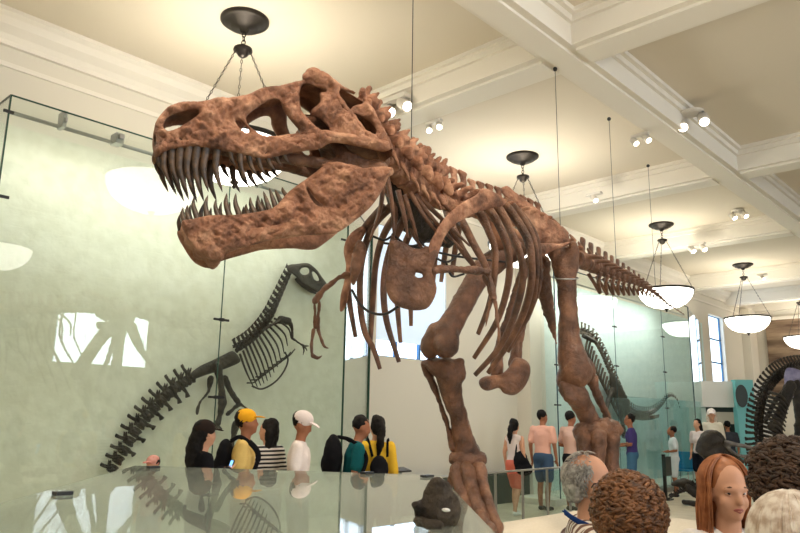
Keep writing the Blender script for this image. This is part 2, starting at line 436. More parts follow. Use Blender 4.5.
# ---------------------------------------------------------------- the skull's own frame
SA, SB = Q(153,150,3.85), Q(392,150,4.42)
_u = SB-SA; _u[2] = 0; SL = np.linalg.norm(_u); SU = _u/SL
SN = np.cross(SU, (0,0,1.)); 
if SN.dot(O-SA) < 0: SN = -SN
S0 = SA-SN*.15
WS = np.array([[-.05,.01],[0,.045],[.04,.085],[.12,.115],[.3,.135],[.5,.15],[.62,.19],[.75,.25],[.88,.29],[1,.27],[1.1,.22]])
def WID(s, z, jaw=False):
    w = np.interp(s, WS[:,0], WS[:,1]); zt = Q(270,155,4.1)[2]
    if jaw: return w*.93
    return w*(1-.22*np.clip((z-zt)/.5, 0, 1)**2)
def skull_surf(jaw=False, inset=0.0):
    def s(px, py, off):
        R = rays(px, py); L = np.full(len(px), .15)
        for _ in range(8):
            t = ((S0-O) @ SN + L)/(R @ SN); P = R*t[:,None]+O
            ss = (P-S0) @ SU/SL; L = WID(ss, P[:,2], jaw)-inset
        return P+SN*(off*1.0)[:,None]
    return s
def mir(v):
    v = np.array(v, float); l = (v-S0) @ SN; return v-2*np.outer(l, SN) if v.ndim == 2 else v-2*l*SN
UP = [(154.3,156.7),(153.2,150.8),(156,140.6),(154.3,132.2),(155.1,123.8),(160.2,115.3),(168.6,106.9),(183.8,102),(200.7,101.6),(215.9,98.4),(232.8,97.6),(246.9,94.6),(263.8,88),(279,86),(294,82),(302.6,80.3),(306,75.2),(312,72.7),(321,74),(327,76),(340.5,85.3),(355.7,93.8),(365.8,101.3),(374.3,112.3),(382.7,127.5),(390,141),(393,147.8),(386,151),(378,150.7),(366.3,147.7),(346.6,143.8),(330,143),(319,149),(293.5,152),(287.6,154),(271.8,157.5),(263,158.4),(246.3,155),(229.4,151.6),(212.5,149),(195.6,146.5),(178.8,148.2),(165.3,151.6),(157,158)]
UH = [[(163.6,123.8),(167,117.8),(177,112.8),(197.3,109.4),(198.2,114.5),(188.9,121.2),(177,128.8),(167,131.4),(163.2,128)],
 [(234.5,120.4),(241.2,121.2),(249.6,130.5),(246.3,133),(239.5,128)],
 [(246,117.4),(255.3,109),(268.8,100.5),(279.8,99.7),(283,109),(290,119),(300,132),(289,134.3),(267.1,136.8),(257,132.6),(248.6,125.8)],
 [(304.3,83.6),(312.7,85.3),(327,90.4),(327,92.9),(319.5,92.9),(320.3,102.2),(311,110.6),(312.7,115.7),(321,119),(330.4,129.2),(324.5,131.7),(314.4,125.8),(302.6,112.3),(299.2,100.5),(300,90.4)],
 [(338,89.5),(357.4,95.4),(364,103),(354,105.6),(349,109.5),(343,101)],
 [(353,113.5),(362.4,117.4),(371,122.4),(376.5,133),(367.5,135),(359,125.8),(352,117.4)]]
JW = [(181.8,221),(182.8,229),(189.7,241),(199.5,253.8),(212.3,259.7),(222.2,258.8),(225,254),(238.9,248.9),(254.7,244.5),(270.4,240),(292,237),(310,235.1),(325,234.6),(338.8,232),(352.5,222.5),(362.4,214.7),(374.2,202.8),(384,187),(388,177.3),(392,171),(386,166.4),(370.3,167.4),(360,168.5),(346.6,164.5),(327,162.5),(319,169.4),(307.3,178.2),(289.5,191),(275.8,205.8),(264.5,210.5),(239,214.5),(209.4,215.4),(192,219)]
JH = [[(304.8,186.5),(307.5,187),(315,198),(324,205.5),(331,207.5),(322,207.5),(312,201.5)]]
ZP = .65
rex = empty('tyrannosaur_skeleton', (5.6, 3.6, .65), 'huge brown mounted tyrannosaur skeleton striding with open toothed jaws on the pale platform', 'dinosaur skeleton')
def both(name, outline, holes, T, w, surf, mt, parent, **k):
    v, f = plate_geo(outline, holes, T, w, surf, **k); n = len(v)
    vm = mir(v); fm = [tuple(i+n for i in q[::-1]) for q in f]
    return np.vstack([v, vm]), f+fm
# upper skull
v, f = both('skull', UP, UH, .034, 8, skull_surf(), None, rex, voxel=1.3, relief=.018, rfreq=.12)
mb = MB(); mb.add(v, f)
top = UP[1:27]; tp = np.array(top, float); tp = spline(tp, 3)
TL = skull_surf(inset=.0)(tp[:,0], tp[:,1], np.zeros(len(tp))); TR = mir(TL)
prof = []
for i in range(len(TL)):
    m = (TL[i]+TR[i])/2
    for j in range(9):
        t = j/8; p = TL[i]*(1-t)+TR[i]*t; p = p+np.array((0,0,.012*math.sin(PI*t)-.02))+(S0*0)
        prof.append(p)
nn = len(TL)
pv = prof+[p-np.array((0,0,.028)) for p in prof]; N9 = nn*9
pf = []
for i in range(nn-1):
    for j in range(8):
        a = i*9+j; pf += [(a, a+1, a+10, a+9), (N9+a, N9+a+9, N9+a+10, N9+a+1)]
mb.add(pv, pf)
skull = mesh_obj('skull', mb.v, mb.f, M['bone'], rex)
# bars inside the skull: braincase, palate, pterygoids
def SP(s, l, z): return S0+SU*(s*SL)+SN*l+np.array((0,0,z-S0[2]))
z150 = Q(270,150,4.1)[2]
og = ORG()
og.st([SP(.66,0,z150+.24), SP(.8,0,z150+.22), SP(.97,0,z150+.12)], [.09,.13,.09])
for s in (-1,1):
    og.st([SP(.3,.05*s,z150+.02), SP(.55,.07*s,z150-.0), SP(.75,.12*s,z150-.01), SP(.93,.2*s,z150-.02)], [.03,.035,.04,.05])
    og.st([SP(.72,.08*s,z150+.2), SP(.8,.13*s,z150+.04), SP(.93,.2*s,z150-.05)], [.035,.05,.04])
    og.st([SP(.05,.04*s,z150+.03), SP(.25,.05*s,z150+.02), SP(.4,.05*s,z150+.03)], [.02,.02,.02])
og.st([SP(.03,0,z150+.02), SP(.3,0,z150+.02)], [.03,.04])
og.grow('palate', M['bone2'], skull, .015, 2, .004, 20)
# eyebrow bosses
og = ORG()
P = skull_surf()(np.array([306.,313,321,329,338]), np.array([78.,76,79,84,90.]), np.full(5,.01))
og.st(P, [.03,.045,.045,.035,.02]); og.st(mir(P), [.03,.045,.045,.035,.02])
P = skull_surf()(np.array([270.,300,330,360,385]), np.array([146.,140,137.,142,147.]), np.full(5,.012)); og.st(P, [.018,.028,.032,.03,.03]); 
P = skull_surf()(np.array([165.,190,215,240,262]), np.array([147.,142.5,144.,148,152.]), np.full(5,.008)); og.st(P, [.016,.02,.02,.018,.014])
P = skull_surf()(np.array([335.,343,352,362,374]), np.array([92.,106,118.,130,140.]), np.full(5,.012)); og.st(P, [.018,.024,.02,.02,.02])
og.grow('brow_boss', M['bone'], skull, .010, 3, .005, 22)
# lower jaw
v, f = both('jaw', JW, JH, .036, 11, skull_surf(True), None, rex, voxel=1.3, relief=.018, rfreq=.11)
mb = MB(); mb.add(v, f)
jaw = mesh_obj('lower_jaw', mb.v, mb.f, M['bone'], rex)
og = ORG()   # chin where the two halves meet
js = skull_surf(True)
for (x, y) in ((184,224),(188,236),(197,248),(210,256)):
    p = js(np.array([float(x+9)]), np.array([float(y)]), np.zeros(1))[0]; og.st([p, (p+mir(p))/2-SU*.012, mir(p)], [.028,.045,.028])
og.grow('chin', M['bone'], jaw, .012, 4, .004, 20)
og = ORG()   # ledge along the outside of the jaw
P = js(np.array([200.,225,250,285,320]), np.array([240.,241,234.,228,222.]), np.full(5,.008)); og.st(P, [.015,.03,.03,.024,.01])
P = js(np.array([322.,340,358,374,388]), np.array([166.,167,172.,174,172.]), np.full(5,.015)); og.st(P, [.016,.026,.028,.026,.03])
P = js(np.array([330.,350,368,380.]), np.array([226.,214,199.,184.]), np.full(4,.012)); og.st(P, [.01,.022,.022,.012])
og.grow('jaw_ridge', M['bone'], jaw, .010, 3, .004, 22)
# teeth
def tooth(root, tip, jawside, parent, rad=None, w=.0):
    sf = skull_surf(jawside, .012)
    def one(m):
        a = sf(np.array([float(root[0])]), np.array([float(root[1])]), np.zeros(1))[0]; b = sf(np.array([float(tip[0])]), np.array([float(tip[1])]), np.zeros(1))[0]
        b = b - SN*.02
        if m: a, b = mir(a), mir(b)
        L = np.linalg.norm(b-a); mid = (a+b)/2 - SU*.16*L*(.55 if tip[0] >= root[0]-4 else 0)
        a2 = a+(a-b)*.25
        P = spline([a2, a, mid, b], 4); r = rad or (.011+.055*L)
        R = np.interp(np.linspace(0,1,len(P)), [0,.35,.7,.93,1], [r, r*1.0, r*.72, r*.3, .001])
        mb = MB(); mb.tube(P, R, 10, flat=(.75, SN)); mb.build('tooth', M['tooth'], parent)
    one(False); one(True)
for a, b in [((158,153),(163,170)),((164,151),(171,184)),((172,150),(180,186)),((180,149),(188,192)),((189,148),(193,190)),((197,148),(202,193)),((206,149),(209,191)),((217,150),(223,191)),((230,152),(237,166)),((240,154),(248,181)),((249,156),(258,175)),((258,157),(267,175)),((267,157),(277,171)),((276,157),(283,165)),((284,155),(290,162))]:
    tooth(a, b, False, skull)
for a, b in [((184.5,222),(183.5,206)),((189,219),(188,204)),((197,217),(194.5,195.5)),((207,216),(208.5,194)),((218,215),(216.5,198)),((229,214.5),(227.5,192)),((239,214),(236.5,192)),((247.7,213),(247,203)),((254.5,212),(251,196)),((262,209.5),(258.5,194)),((268.8,207.5),(264,190)),((274.7,204),(270,187)),((280,200),(275.5,188)),((286,195),(283,186))]:
    tooth(a, b, True, jaw)
# ---------------------------------------------------------------- vertebrae
def vert_template(kind):
    og = ORG()
    og.tube(spline([(-.5,0,0),(-.3,0,0),(0,0,0),(.3,0,0),(.5,0,0)], 3), [.42,.40,.3,.40,.42], 14)
    if kind == 'c':
        og.st([(0,0,.2),(0,0,.55)], [.24,.26]); og.st([(.02,0,.55),(-.12,0,1.0),(-.1,0,1.45)], [.2,.17,.2], flat=(.45,(0,1,0)))
        og.ball((-.1,0,1.45), (.2,.13,.16))
        for s in (-1,1):
            og.st([(0,.2*s,.3),(.0,.62*s,.25),(-.1,.85*s,-.05)], [.2,.2,.14]); og.st([(.1,.25*s,.5),(.55,.5*s,.6)], [.2,.16]); og.st([(-.1,.25*s,.6),(-.6,.5*s,.75)], [.22,.16])
            og.st([(-.1,.4*s,.75),(-.35,.55*s,1.05)], [.16,.08]); og.st([(0,.35*s,-.1),(-.3,.6*s,-.35),(-1.2,.62*s,-.6)], [.13,.1,.03])
    elif kind == 'd':
        og.st([(0,0,.2),(0,0,.6)], [.26,.24]); og.st([(0,0,.55),(-.08,0,1.2),(-.05,0,1.95)], [.34,.3,.36], flat=(.34,(0,1,0))); og.st([(-.35,0,1.95),(.3,0,1.98)], [.13,.13])
        for s in (-1,1):
            og.st([(0,.15*s,.55),(-.1,.6*s,.8),(-.15,.95*s,.85)], [.2,.17,.13]); og.st([(.1,.2*s,.55),(.6,.28*s,.6)], [.16,.12]); og.st([(-.1,.2*s,.6),(-.6,.28*s,.7)], [.16,.12])
    else:
        og.st([(0,0,.2),(-.05,0,.55)], [.2,.17]); og.st([(-.08,0,.5),(-.22,0,.9),(-.3,0,1.3)], [.26,.22,.25], flat=(.45,(0,1,0)))
        for s in (-1,1):
            og.st([(0,.2*s,.2),(-.15,.6*s,.2),(-.2,.95*s,.12)], [.16,.13,.12]); og.st([(.1,.15*s,.45),(.65,.2*s,.75)], [.13,.09])
    v, f = fuse(og.v, og.f, .075, 1); return rough(v, f, .02, 3.5), f
VT = {k: vert_template(k) for k in 'cdt'}
def frame_at(p, t, up=(0,0,1.)):
    t = t/np.linalg.norm(t); s = np.cross(up, t); s /= np.linalg.norm(s); w = np.cross(t, s); return np.array([t, s, w]).T
SPN = [(346,103,4.60),(362,120,4.68),(377,142,4.78),(395,166,4.9),(418,190,5.08),(443,203,5.35),(470,211,5.68),(498,217,6.05),(526,225,6.45),(553,238,6.9),(578,259,7.35),(600,269,7.9),(622,277,8.6),(640,284,9.2),(656,294,9.8),(668,304,10.3),(683,314,10.8)]
SPW = spline([Q(*p) for p in SPN], 24)
SD = np.concatenate([[0], np.cumsum(np.linalg.norm(np.diff(SPW, axis=0), axis=1))])
def on_spine(s): return np.array([np.interp(s, SD, SPW[:,c]) for c in range(3)])
def tan_spine(s): return on_spine(s-.05)-on_spine(s+.05)     # points towards the head
def spine_len_at(i): return SD[i*24]
def put_vert(name, kind, s, L, size, parent, m, lean=0.0):
    p = on_spine(s); F = frame_at(p, tan_spine(s)); v, f = VT[kind]
    k = np.array((L, size, size)); return mesh_obj(name, (v*k) @ F.T + p, f, m, parent)
s0 = .03; sN = spine_len_at(4)+.15
n = 9
for i in range(n):
    s = s0+(sN-s0)*(i+.5)/n; put_vert('cervical_vertebra', 'c', s, (sN-s0)/n*1.05, .165+.010*i, rex, M['bone'])
s1 = spine_len_at(9)-.25; n = 13
for i in range(n):
    s = sN+(s1-sN)*(i+.5)/n; put_vert('dorsal_vertebra', 'd', s, (s1-sN)/n*.98, .128 if i > 3 else .15, rex, M['bone'])
s2 = spine_len_at(10)-.05; n = 4
for i in range(n):
    s = s1+(s2-s1)*(i+.5)/n; put_vert('sacral_vertebra', 'd', s, (s2-s1)/n, .095, rex, M['bone'])
s = s2; L = .27; i = 0; SE = SD[-1]
HT = np.array([[SD[24*k], h] for k, h in zip((9,10,11,12,13,14,15,16), (.66,.68,.62,.48,.31,.14,.07,.04))])
while s < SE-.05 and i < 46:
    H_ = np.interp(s+L/2, HT[:,0], HT[:,1]); put_vert('caudal_vertebra', 't', s+L/2, L*.95, H_*.30, rex, M['bone2'])
    if 0 < i < 18:
        p = on_spine(s+L); F = frame_at(p, tan_spine(s+L)); h = .31*H_; mb = MB(); q = .3*H_*.35
        for sg in (-1,1): mb.tube([p+F@np.array((0,.11*sg*H_,-q)), p+F@np.array((-.04*H_,.04*sg*H_,-q-h*.45)), p+F@np.array((-.22*H_,0,-q-h))], [.030*H_+.003,.026*H_+.003,.034*H_], 7)
        mb.build('chevron', M['bone2'], rex)
    s += L; L = max(.09, L*.968); i += 1
# cervical ribs and the dark rods of the mount under the neck
for (a, b, c) in [((398,190,4.85),(404,215,4.85),(408,238,4.9)),((404,195,4.85),(412,220,4.9),(418,240,4.95)),((410,192,4.9),(424,216,4.9),(446,243,5.0)),((415,195,4.95),(432,218,5.0),(462,250,5.1)),((420,198,5.0),(445,222,5.1),(470,246,5.2)),((386,172,4.75),(392,205,4.75),(394,236,4.8)),((384,178,4.9),(380,210,4.9),(370,240,5.0)),((393,180,5.0),(396,215,5.1),(392,246,5.1)),((402,200,5.15),(412,232,5.2),(424,250,5.2))]:
    mb = MB(); mb.tube(spline([Q(*a), Q(*b), Q(*c)], 6), [.02,.015,.008], 8); mb.build('cervical_rib', M['bone2'], rex)
og = ORG()
og.st([Q(392,168,5.0), Q(402,200,5.15), Q(420,226,5.3), Q(450,240,5.6)], [.09,.11,.10,.06]); og.grow('neck_armature', M['dark'], rex, .03, 3, .015, 12)
# ---------------------------------------------------------------- ribs
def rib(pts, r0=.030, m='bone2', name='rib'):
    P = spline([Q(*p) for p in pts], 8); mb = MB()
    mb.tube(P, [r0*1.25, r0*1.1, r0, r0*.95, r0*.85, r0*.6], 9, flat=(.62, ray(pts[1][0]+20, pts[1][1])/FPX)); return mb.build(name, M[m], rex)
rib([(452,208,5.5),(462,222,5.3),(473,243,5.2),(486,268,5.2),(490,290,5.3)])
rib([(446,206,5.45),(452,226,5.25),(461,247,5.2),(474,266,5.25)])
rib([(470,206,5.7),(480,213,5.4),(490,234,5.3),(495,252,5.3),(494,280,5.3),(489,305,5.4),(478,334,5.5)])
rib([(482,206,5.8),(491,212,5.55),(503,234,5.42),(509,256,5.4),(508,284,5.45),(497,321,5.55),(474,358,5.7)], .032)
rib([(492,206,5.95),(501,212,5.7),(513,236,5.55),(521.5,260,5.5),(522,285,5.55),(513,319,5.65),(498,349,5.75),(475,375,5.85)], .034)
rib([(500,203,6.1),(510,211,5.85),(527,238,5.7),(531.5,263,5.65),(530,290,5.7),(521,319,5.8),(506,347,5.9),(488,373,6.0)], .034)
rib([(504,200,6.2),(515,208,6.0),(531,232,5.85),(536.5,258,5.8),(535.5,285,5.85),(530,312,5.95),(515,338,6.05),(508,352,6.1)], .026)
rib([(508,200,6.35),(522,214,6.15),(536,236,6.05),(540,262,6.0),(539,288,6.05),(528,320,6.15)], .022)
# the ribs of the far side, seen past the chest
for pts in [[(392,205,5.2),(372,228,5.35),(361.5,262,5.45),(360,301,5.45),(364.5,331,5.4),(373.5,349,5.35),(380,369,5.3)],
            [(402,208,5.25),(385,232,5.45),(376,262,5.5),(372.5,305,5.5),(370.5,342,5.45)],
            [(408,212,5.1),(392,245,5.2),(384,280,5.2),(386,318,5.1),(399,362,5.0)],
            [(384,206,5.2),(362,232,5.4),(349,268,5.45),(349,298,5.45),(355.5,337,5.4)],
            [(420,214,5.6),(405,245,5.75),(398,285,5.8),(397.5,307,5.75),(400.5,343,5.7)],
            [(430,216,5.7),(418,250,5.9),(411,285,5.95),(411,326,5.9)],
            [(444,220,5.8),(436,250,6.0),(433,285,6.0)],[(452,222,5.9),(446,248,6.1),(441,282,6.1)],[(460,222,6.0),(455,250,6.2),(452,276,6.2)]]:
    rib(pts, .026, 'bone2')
mb = MB(); mb.tube(spline([Q(352,290,5.3), Q(360,304,5.2), Q(371,312.5,5.1), Q(385,314,5.0), Q(399,306,4.9)], 6), .010, 7); mb.build('support_rod', M['black'], rex)
for p in ([(384,243,5.1),(420,248,5.25),(455,256,5.4),(505,262,5.7)], [(446,262,5.3),(452,276,5.3),(464,274,5.35)], [(392,234,5.1),(410,246,5.2),(430,240,5.3)], [(412,232,5.2),(430,250,5.3),(444,244,5.4)], [(424,250,5.3),(446,262,5.4),(462,252,5.5)], [(372,236,5.2),(384,240,5.2),(392,236,5.2)]):
    mb = MB(); mb.tube(spline([Q(*a) for a in p], 6), .009, 6); mb.build('support_rod', M['black'], rex)
# ---------------------------------------------------------------- shoulder girdle and arms
def plate(name, outline, T, w, surf, m='bone', holes=(), voxel=1.1, relief=.006, rfreq=.12, parent=None):
    v, f = plate_geo(outline, list(holes), T, w, surf, voxel=voxel, relief=relief, rfreq=rfreq); return mesh_obj(name, v, f, M[m], parent or rex)
plate('scapula', [(483,188),(494,192),(504,198.5),(505,205),(493,208),(480,211.5),(468.5,217),(454,225),(444,238.5),(440,250),(436,258),(431,256),(428,250),(429.6,243),(434,234),(440,224),(449,213),(463,202),(476,195)], .035, 7, flat_surf((432,250,4.78),(500,198,5.45),(500,230,5.45)))
plate('coracoid', [(390.3,240),(402.7,242),(413,248),(421,248.5),(426.5,246),(433,249),(438,252),(434.7,262.6),(431.6,271),(435,280),(436.5,292),(429,307),(418,310.5),(405,309),(393,303),(386,289),(387,265),(389,250)], .04, 12, flat_surf((390,250,4.72),(435,250,4.78),(410,305,4.72)), m='bone2', holes=[[(414,273),(421,273.5),(423,277),(417,277.5)]])
plate('scapula', [(352,232),(362,226),(366,231),(360,243),(358,258),(355,268),(351,284),(346,306),(340,312),(340.5,296),(344,282),(346,266),(343.5,252),(346,240)], .03, 5, flat_surf((352,232,5.35),(342,310,5.3),(366,230,5.35)))
plate('coracoid', [(358,240),(366,246),(364,262),(358,278),(353,286),(350,275),(352,255)], .03, 5, flat_surf((358,240,5.25),(353,286,5.2),(366,246,5.25)), m='bone2')
def bones(name, strokes, m='bone2', voxel=.016, amp=.007, parent=None, freq=14):
    og = ORG()
    for st in strokes: og.st([Q(*p[:3]) for p in st], [p[3] for p in st])
    return og.grow(name, M[m], parent or rex, voxel, 3, amp, freq)
# near arm
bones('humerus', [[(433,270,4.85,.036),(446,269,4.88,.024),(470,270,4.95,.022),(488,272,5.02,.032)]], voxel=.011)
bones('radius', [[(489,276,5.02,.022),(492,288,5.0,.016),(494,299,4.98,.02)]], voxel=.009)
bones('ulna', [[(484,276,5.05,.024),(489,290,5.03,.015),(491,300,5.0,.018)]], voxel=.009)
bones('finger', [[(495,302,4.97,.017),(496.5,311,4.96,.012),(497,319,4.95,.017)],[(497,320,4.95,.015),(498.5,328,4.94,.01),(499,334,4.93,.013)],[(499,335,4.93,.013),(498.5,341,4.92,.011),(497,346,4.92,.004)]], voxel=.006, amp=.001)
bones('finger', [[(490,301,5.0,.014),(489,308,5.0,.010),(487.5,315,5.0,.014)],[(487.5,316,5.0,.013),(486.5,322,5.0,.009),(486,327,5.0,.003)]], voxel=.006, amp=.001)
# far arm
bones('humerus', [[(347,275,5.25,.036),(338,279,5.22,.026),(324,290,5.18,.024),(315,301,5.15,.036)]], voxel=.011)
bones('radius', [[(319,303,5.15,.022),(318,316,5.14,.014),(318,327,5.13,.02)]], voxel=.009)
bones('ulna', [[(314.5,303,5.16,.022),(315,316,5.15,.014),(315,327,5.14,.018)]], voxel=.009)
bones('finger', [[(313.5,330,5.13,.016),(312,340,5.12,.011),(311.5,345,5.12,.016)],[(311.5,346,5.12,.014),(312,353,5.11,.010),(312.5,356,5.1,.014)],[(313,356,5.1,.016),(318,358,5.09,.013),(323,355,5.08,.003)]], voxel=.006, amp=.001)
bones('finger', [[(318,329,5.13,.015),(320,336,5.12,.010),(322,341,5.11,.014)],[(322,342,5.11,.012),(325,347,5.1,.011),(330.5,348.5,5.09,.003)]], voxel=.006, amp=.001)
# ---------------------------------------------------------------- hips
ils = flat_surf((502,190,6.2),(568,238,6.8),(530,240,6.42))
ilo = [(500,190),(504,186.5),(508,186),(515,192),(522.6,198),(533,205.5),(543,212.5),(551,218.5),(559,224.5),(565.5,230),(569.5,237),(567,243),(558,244),(548,243.5),(540,244),(534,239),(529,232),(524,220),(517,210),(508,201)]
plate('ilium', ilo, .07, 13, ils, relief=.014, rfreq=.1)
hipside = RW @ np.array([.81,0,-.585]); hipside[2] = 0; hipside /= np.linalg.norm(hipside)
v, f = plate_geo(ilo, [], .06, 13, ils, voxel=1.4); mesh_obj('ilium', v-hipside*.42, f, M['bone'], rex)
plate('pubic_peduncle', [(536,244),(548,243),(560,243.5),(570,241.5),(567,246),(558,249),(549,253),(541,257.5),(537,252)], .05, 6, flat_surf((537,243,6.4),(570,240,6.65),(540,258,6.4)))
bones('pubis', [[(528,262,6.7,.05),(517,290,6.65,.045),(507,322,6.55,.045),(499,350,6.45,.05),(496,374,6.4,.06)],[(540,268,6.75,.05),(530,300,6.7,.045),(519,335,6.6,.045),(515,366,6.5,.06)]])
plate('pubic_boot', [(514,358),(523,358.5),(529.5,364),(530.5,373),(527,383),(521,391),(513,395.5),(503,393),(499,388),(488,391),(481,388),(478.5,381),(484,376.5),(493,375),(501,374),(508,368)], .10, 12, flat_surf((480,385,6.2),(525,375,6.45),(510,394,6.3)), m='bone2', relief=.012)
bones('ischium', [[(541,262,6.9,.09),(543,285,6.95,.085),(548,308,7.0,.06),(554,333,7.1,.03),(557,344,7.1,.02)],[(532,268,6.95,.05),(538,292,7.0,.06)]], m='bone2')
# near (left) leg
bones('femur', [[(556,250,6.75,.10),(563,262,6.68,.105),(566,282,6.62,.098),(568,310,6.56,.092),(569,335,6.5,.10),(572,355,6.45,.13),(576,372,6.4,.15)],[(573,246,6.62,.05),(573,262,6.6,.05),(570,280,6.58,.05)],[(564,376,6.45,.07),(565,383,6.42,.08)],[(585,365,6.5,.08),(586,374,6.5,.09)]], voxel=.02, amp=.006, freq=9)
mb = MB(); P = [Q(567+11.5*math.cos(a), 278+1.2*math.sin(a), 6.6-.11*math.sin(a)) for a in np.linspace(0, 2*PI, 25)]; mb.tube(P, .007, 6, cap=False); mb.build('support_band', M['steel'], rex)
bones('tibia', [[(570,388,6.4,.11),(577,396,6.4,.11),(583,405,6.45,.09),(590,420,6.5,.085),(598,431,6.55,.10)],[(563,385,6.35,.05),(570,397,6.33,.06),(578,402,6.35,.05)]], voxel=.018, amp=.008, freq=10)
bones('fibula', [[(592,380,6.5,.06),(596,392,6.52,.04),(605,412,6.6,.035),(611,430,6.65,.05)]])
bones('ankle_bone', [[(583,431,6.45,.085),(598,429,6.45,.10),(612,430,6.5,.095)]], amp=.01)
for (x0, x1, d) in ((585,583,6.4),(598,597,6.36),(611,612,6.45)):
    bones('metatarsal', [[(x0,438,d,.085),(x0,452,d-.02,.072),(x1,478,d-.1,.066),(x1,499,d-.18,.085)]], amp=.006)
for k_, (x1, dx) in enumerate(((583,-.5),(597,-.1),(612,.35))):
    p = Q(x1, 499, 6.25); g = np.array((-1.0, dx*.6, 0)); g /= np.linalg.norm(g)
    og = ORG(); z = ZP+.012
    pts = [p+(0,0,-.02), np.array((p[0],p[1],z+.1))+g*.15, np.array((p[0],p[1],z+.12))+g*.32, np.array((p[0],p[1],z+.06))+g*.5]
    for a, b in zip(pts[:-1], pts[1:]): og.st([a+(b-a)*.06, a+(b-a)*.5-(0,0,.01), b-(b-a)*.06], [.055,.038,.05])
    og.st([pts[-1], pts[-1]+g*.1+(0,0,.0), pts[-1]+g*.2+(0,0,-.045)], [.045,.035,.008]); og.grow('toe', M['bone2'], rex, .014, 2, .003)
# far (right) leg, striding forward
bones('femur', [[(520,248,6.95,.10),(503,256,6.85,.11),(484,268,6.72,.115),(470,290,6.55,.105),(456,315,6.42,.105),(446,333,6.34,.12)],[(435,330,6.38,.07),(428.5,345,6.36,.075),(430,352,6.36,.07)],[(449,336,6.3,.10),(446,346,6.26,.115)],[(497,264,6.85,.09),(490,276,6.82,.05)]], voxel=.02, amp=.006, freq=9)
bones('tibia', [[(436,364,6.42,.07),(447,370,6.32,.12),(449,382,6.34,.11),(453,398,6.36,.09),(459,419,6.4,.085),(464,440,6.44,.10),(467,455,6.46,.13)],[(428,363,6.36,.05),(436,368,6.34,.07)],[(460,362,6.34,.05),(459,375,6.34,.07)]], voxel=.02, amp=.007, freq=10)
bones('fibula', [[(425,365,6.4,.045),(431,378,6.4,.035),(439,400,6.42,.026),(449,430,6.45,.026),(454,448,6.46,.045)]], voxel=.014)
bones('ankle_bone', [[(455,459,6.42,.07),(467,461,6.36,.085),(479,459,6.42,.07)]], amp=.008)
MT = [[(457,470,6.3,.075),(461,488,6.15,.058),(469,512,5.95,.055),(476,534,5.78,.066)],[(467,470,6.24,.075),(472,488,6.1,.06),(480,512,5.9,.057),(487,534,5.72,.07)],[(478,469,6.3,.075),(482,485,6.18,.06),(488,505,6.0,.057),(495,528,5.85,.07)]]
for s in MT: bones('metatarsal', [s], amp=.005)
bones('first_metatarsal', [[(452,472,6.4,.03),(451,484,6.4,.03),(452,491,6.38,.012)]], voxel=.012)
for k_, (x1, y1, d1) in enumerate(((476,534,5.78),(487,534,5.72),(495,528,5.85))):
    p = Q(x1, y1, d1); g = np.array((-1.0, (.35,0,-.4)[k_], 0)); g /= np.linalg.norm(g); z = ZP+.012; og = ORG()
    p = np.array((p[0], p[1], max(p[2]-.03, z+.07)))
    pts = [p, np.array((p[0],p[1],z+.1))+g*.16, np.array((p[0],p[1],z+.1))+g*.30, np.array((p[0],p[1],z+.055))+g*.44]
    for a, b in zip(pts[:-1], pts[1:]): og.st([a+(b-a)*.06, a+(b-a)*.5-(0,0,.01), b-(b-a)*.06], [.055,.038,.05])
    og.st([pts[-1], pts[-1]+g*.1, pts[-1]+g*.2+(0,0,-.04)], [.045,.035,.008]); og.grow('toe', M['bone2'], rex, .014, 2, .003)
# ================================================================ tall glass cases on the window side
YG = 7.7; ZG = 4.84
def pane(root, a, b, z0, z1, m='glass', t=.012, name='glass_pane'):
    a = np.array((a[0], a[1], 0.)); b = np.array((b[0], b[1], 0.)); d = (b-a)/np.linalg.norm(b-a); n = np.array((-d[1], d[0], 0))*t/2
    mb = MB(); mb.prism([a-n+(0,0,z0), b-n+(0,0,z0), b-n+(0,0,z1), a-n+(0,0,z1)], (0,0,0), 2*n); return mb.build(name, M[m], root, smooth=False)
M['edge'] = mat('green_glass_edge', (48,78,66), .25)
M['edgeb'] = mat('blue_glass_edge', (40,70,84), .25)
M['plasterb'] = mat('pale_plaster', (216,234,232), .85, col2=(208,228,226), scale=5, bump=.3, bscale=9, spec=.15)
def joint(root, x, zs, y=YG, m='edge', z1=ZG):
    mb = MB(); mb.box(x-.006, x+.006, y-.012, y-.004, 0.05, z1); mb.build('glass_joint', M[m], root, smooth=False)
    for z in zs:
        mb = MB(); mb.box(x-.11, x+.11, y-.03, y-.007, z-.014, z+.014); mb.box(x-.03, x+.03, y-.045, y-.007, z-.02, z+.02)
        mb.build('clip', M['black'], root, smooth=False, bevel=.004)
x0 = QY(11,96,YG)[0]; x1 = QY(345,330,YG)[0]; xj = QY(222,300,YG)[0]
case1 = empty('glass_display_case', (x0, YG, 0), 'tall clear glass case over the green plaster wall with the black climbing skeleton', 'display case', 'tall glass cases')
pane(case1, (x0, YG), (xj, YG), .05, ZG); pane(case1, (xj, YG), (x1, YG), .05, ZG)
pane(case1, (x0, YG), (x0, 8.72), .05, ZG); xe = QY(370,300,8.72)[0]; pane(case1, (x1, YG), (xe, 8.72), .05, ZG)
mb = MB(); mb.box(x0, x1, YG-.008, YG+.008, ZG, ZG+.014); mb.box(x0-.008, x0+.008, YG-.01, YG+.01, .05, ZG); mb.box(x1-.01, x1+.01, YG-.01, YG+.01, .05, ZG)
mb.prism([(x1,YG-.01,ZG),(xe,8.71,ZG),(xe,8.73,ZG),(x1,YG+.01,ZG)], (0,0,0), (0,0,.014)); mb.box(x0-.008, x0+.008, YG, 8.72, ZG, ZG+.014); mb.box(xe-.012, xe+.012, 8.69, 8.72, 0, ZG)
mb.build('glass_edge', M['edge'], case1, smooth=False)
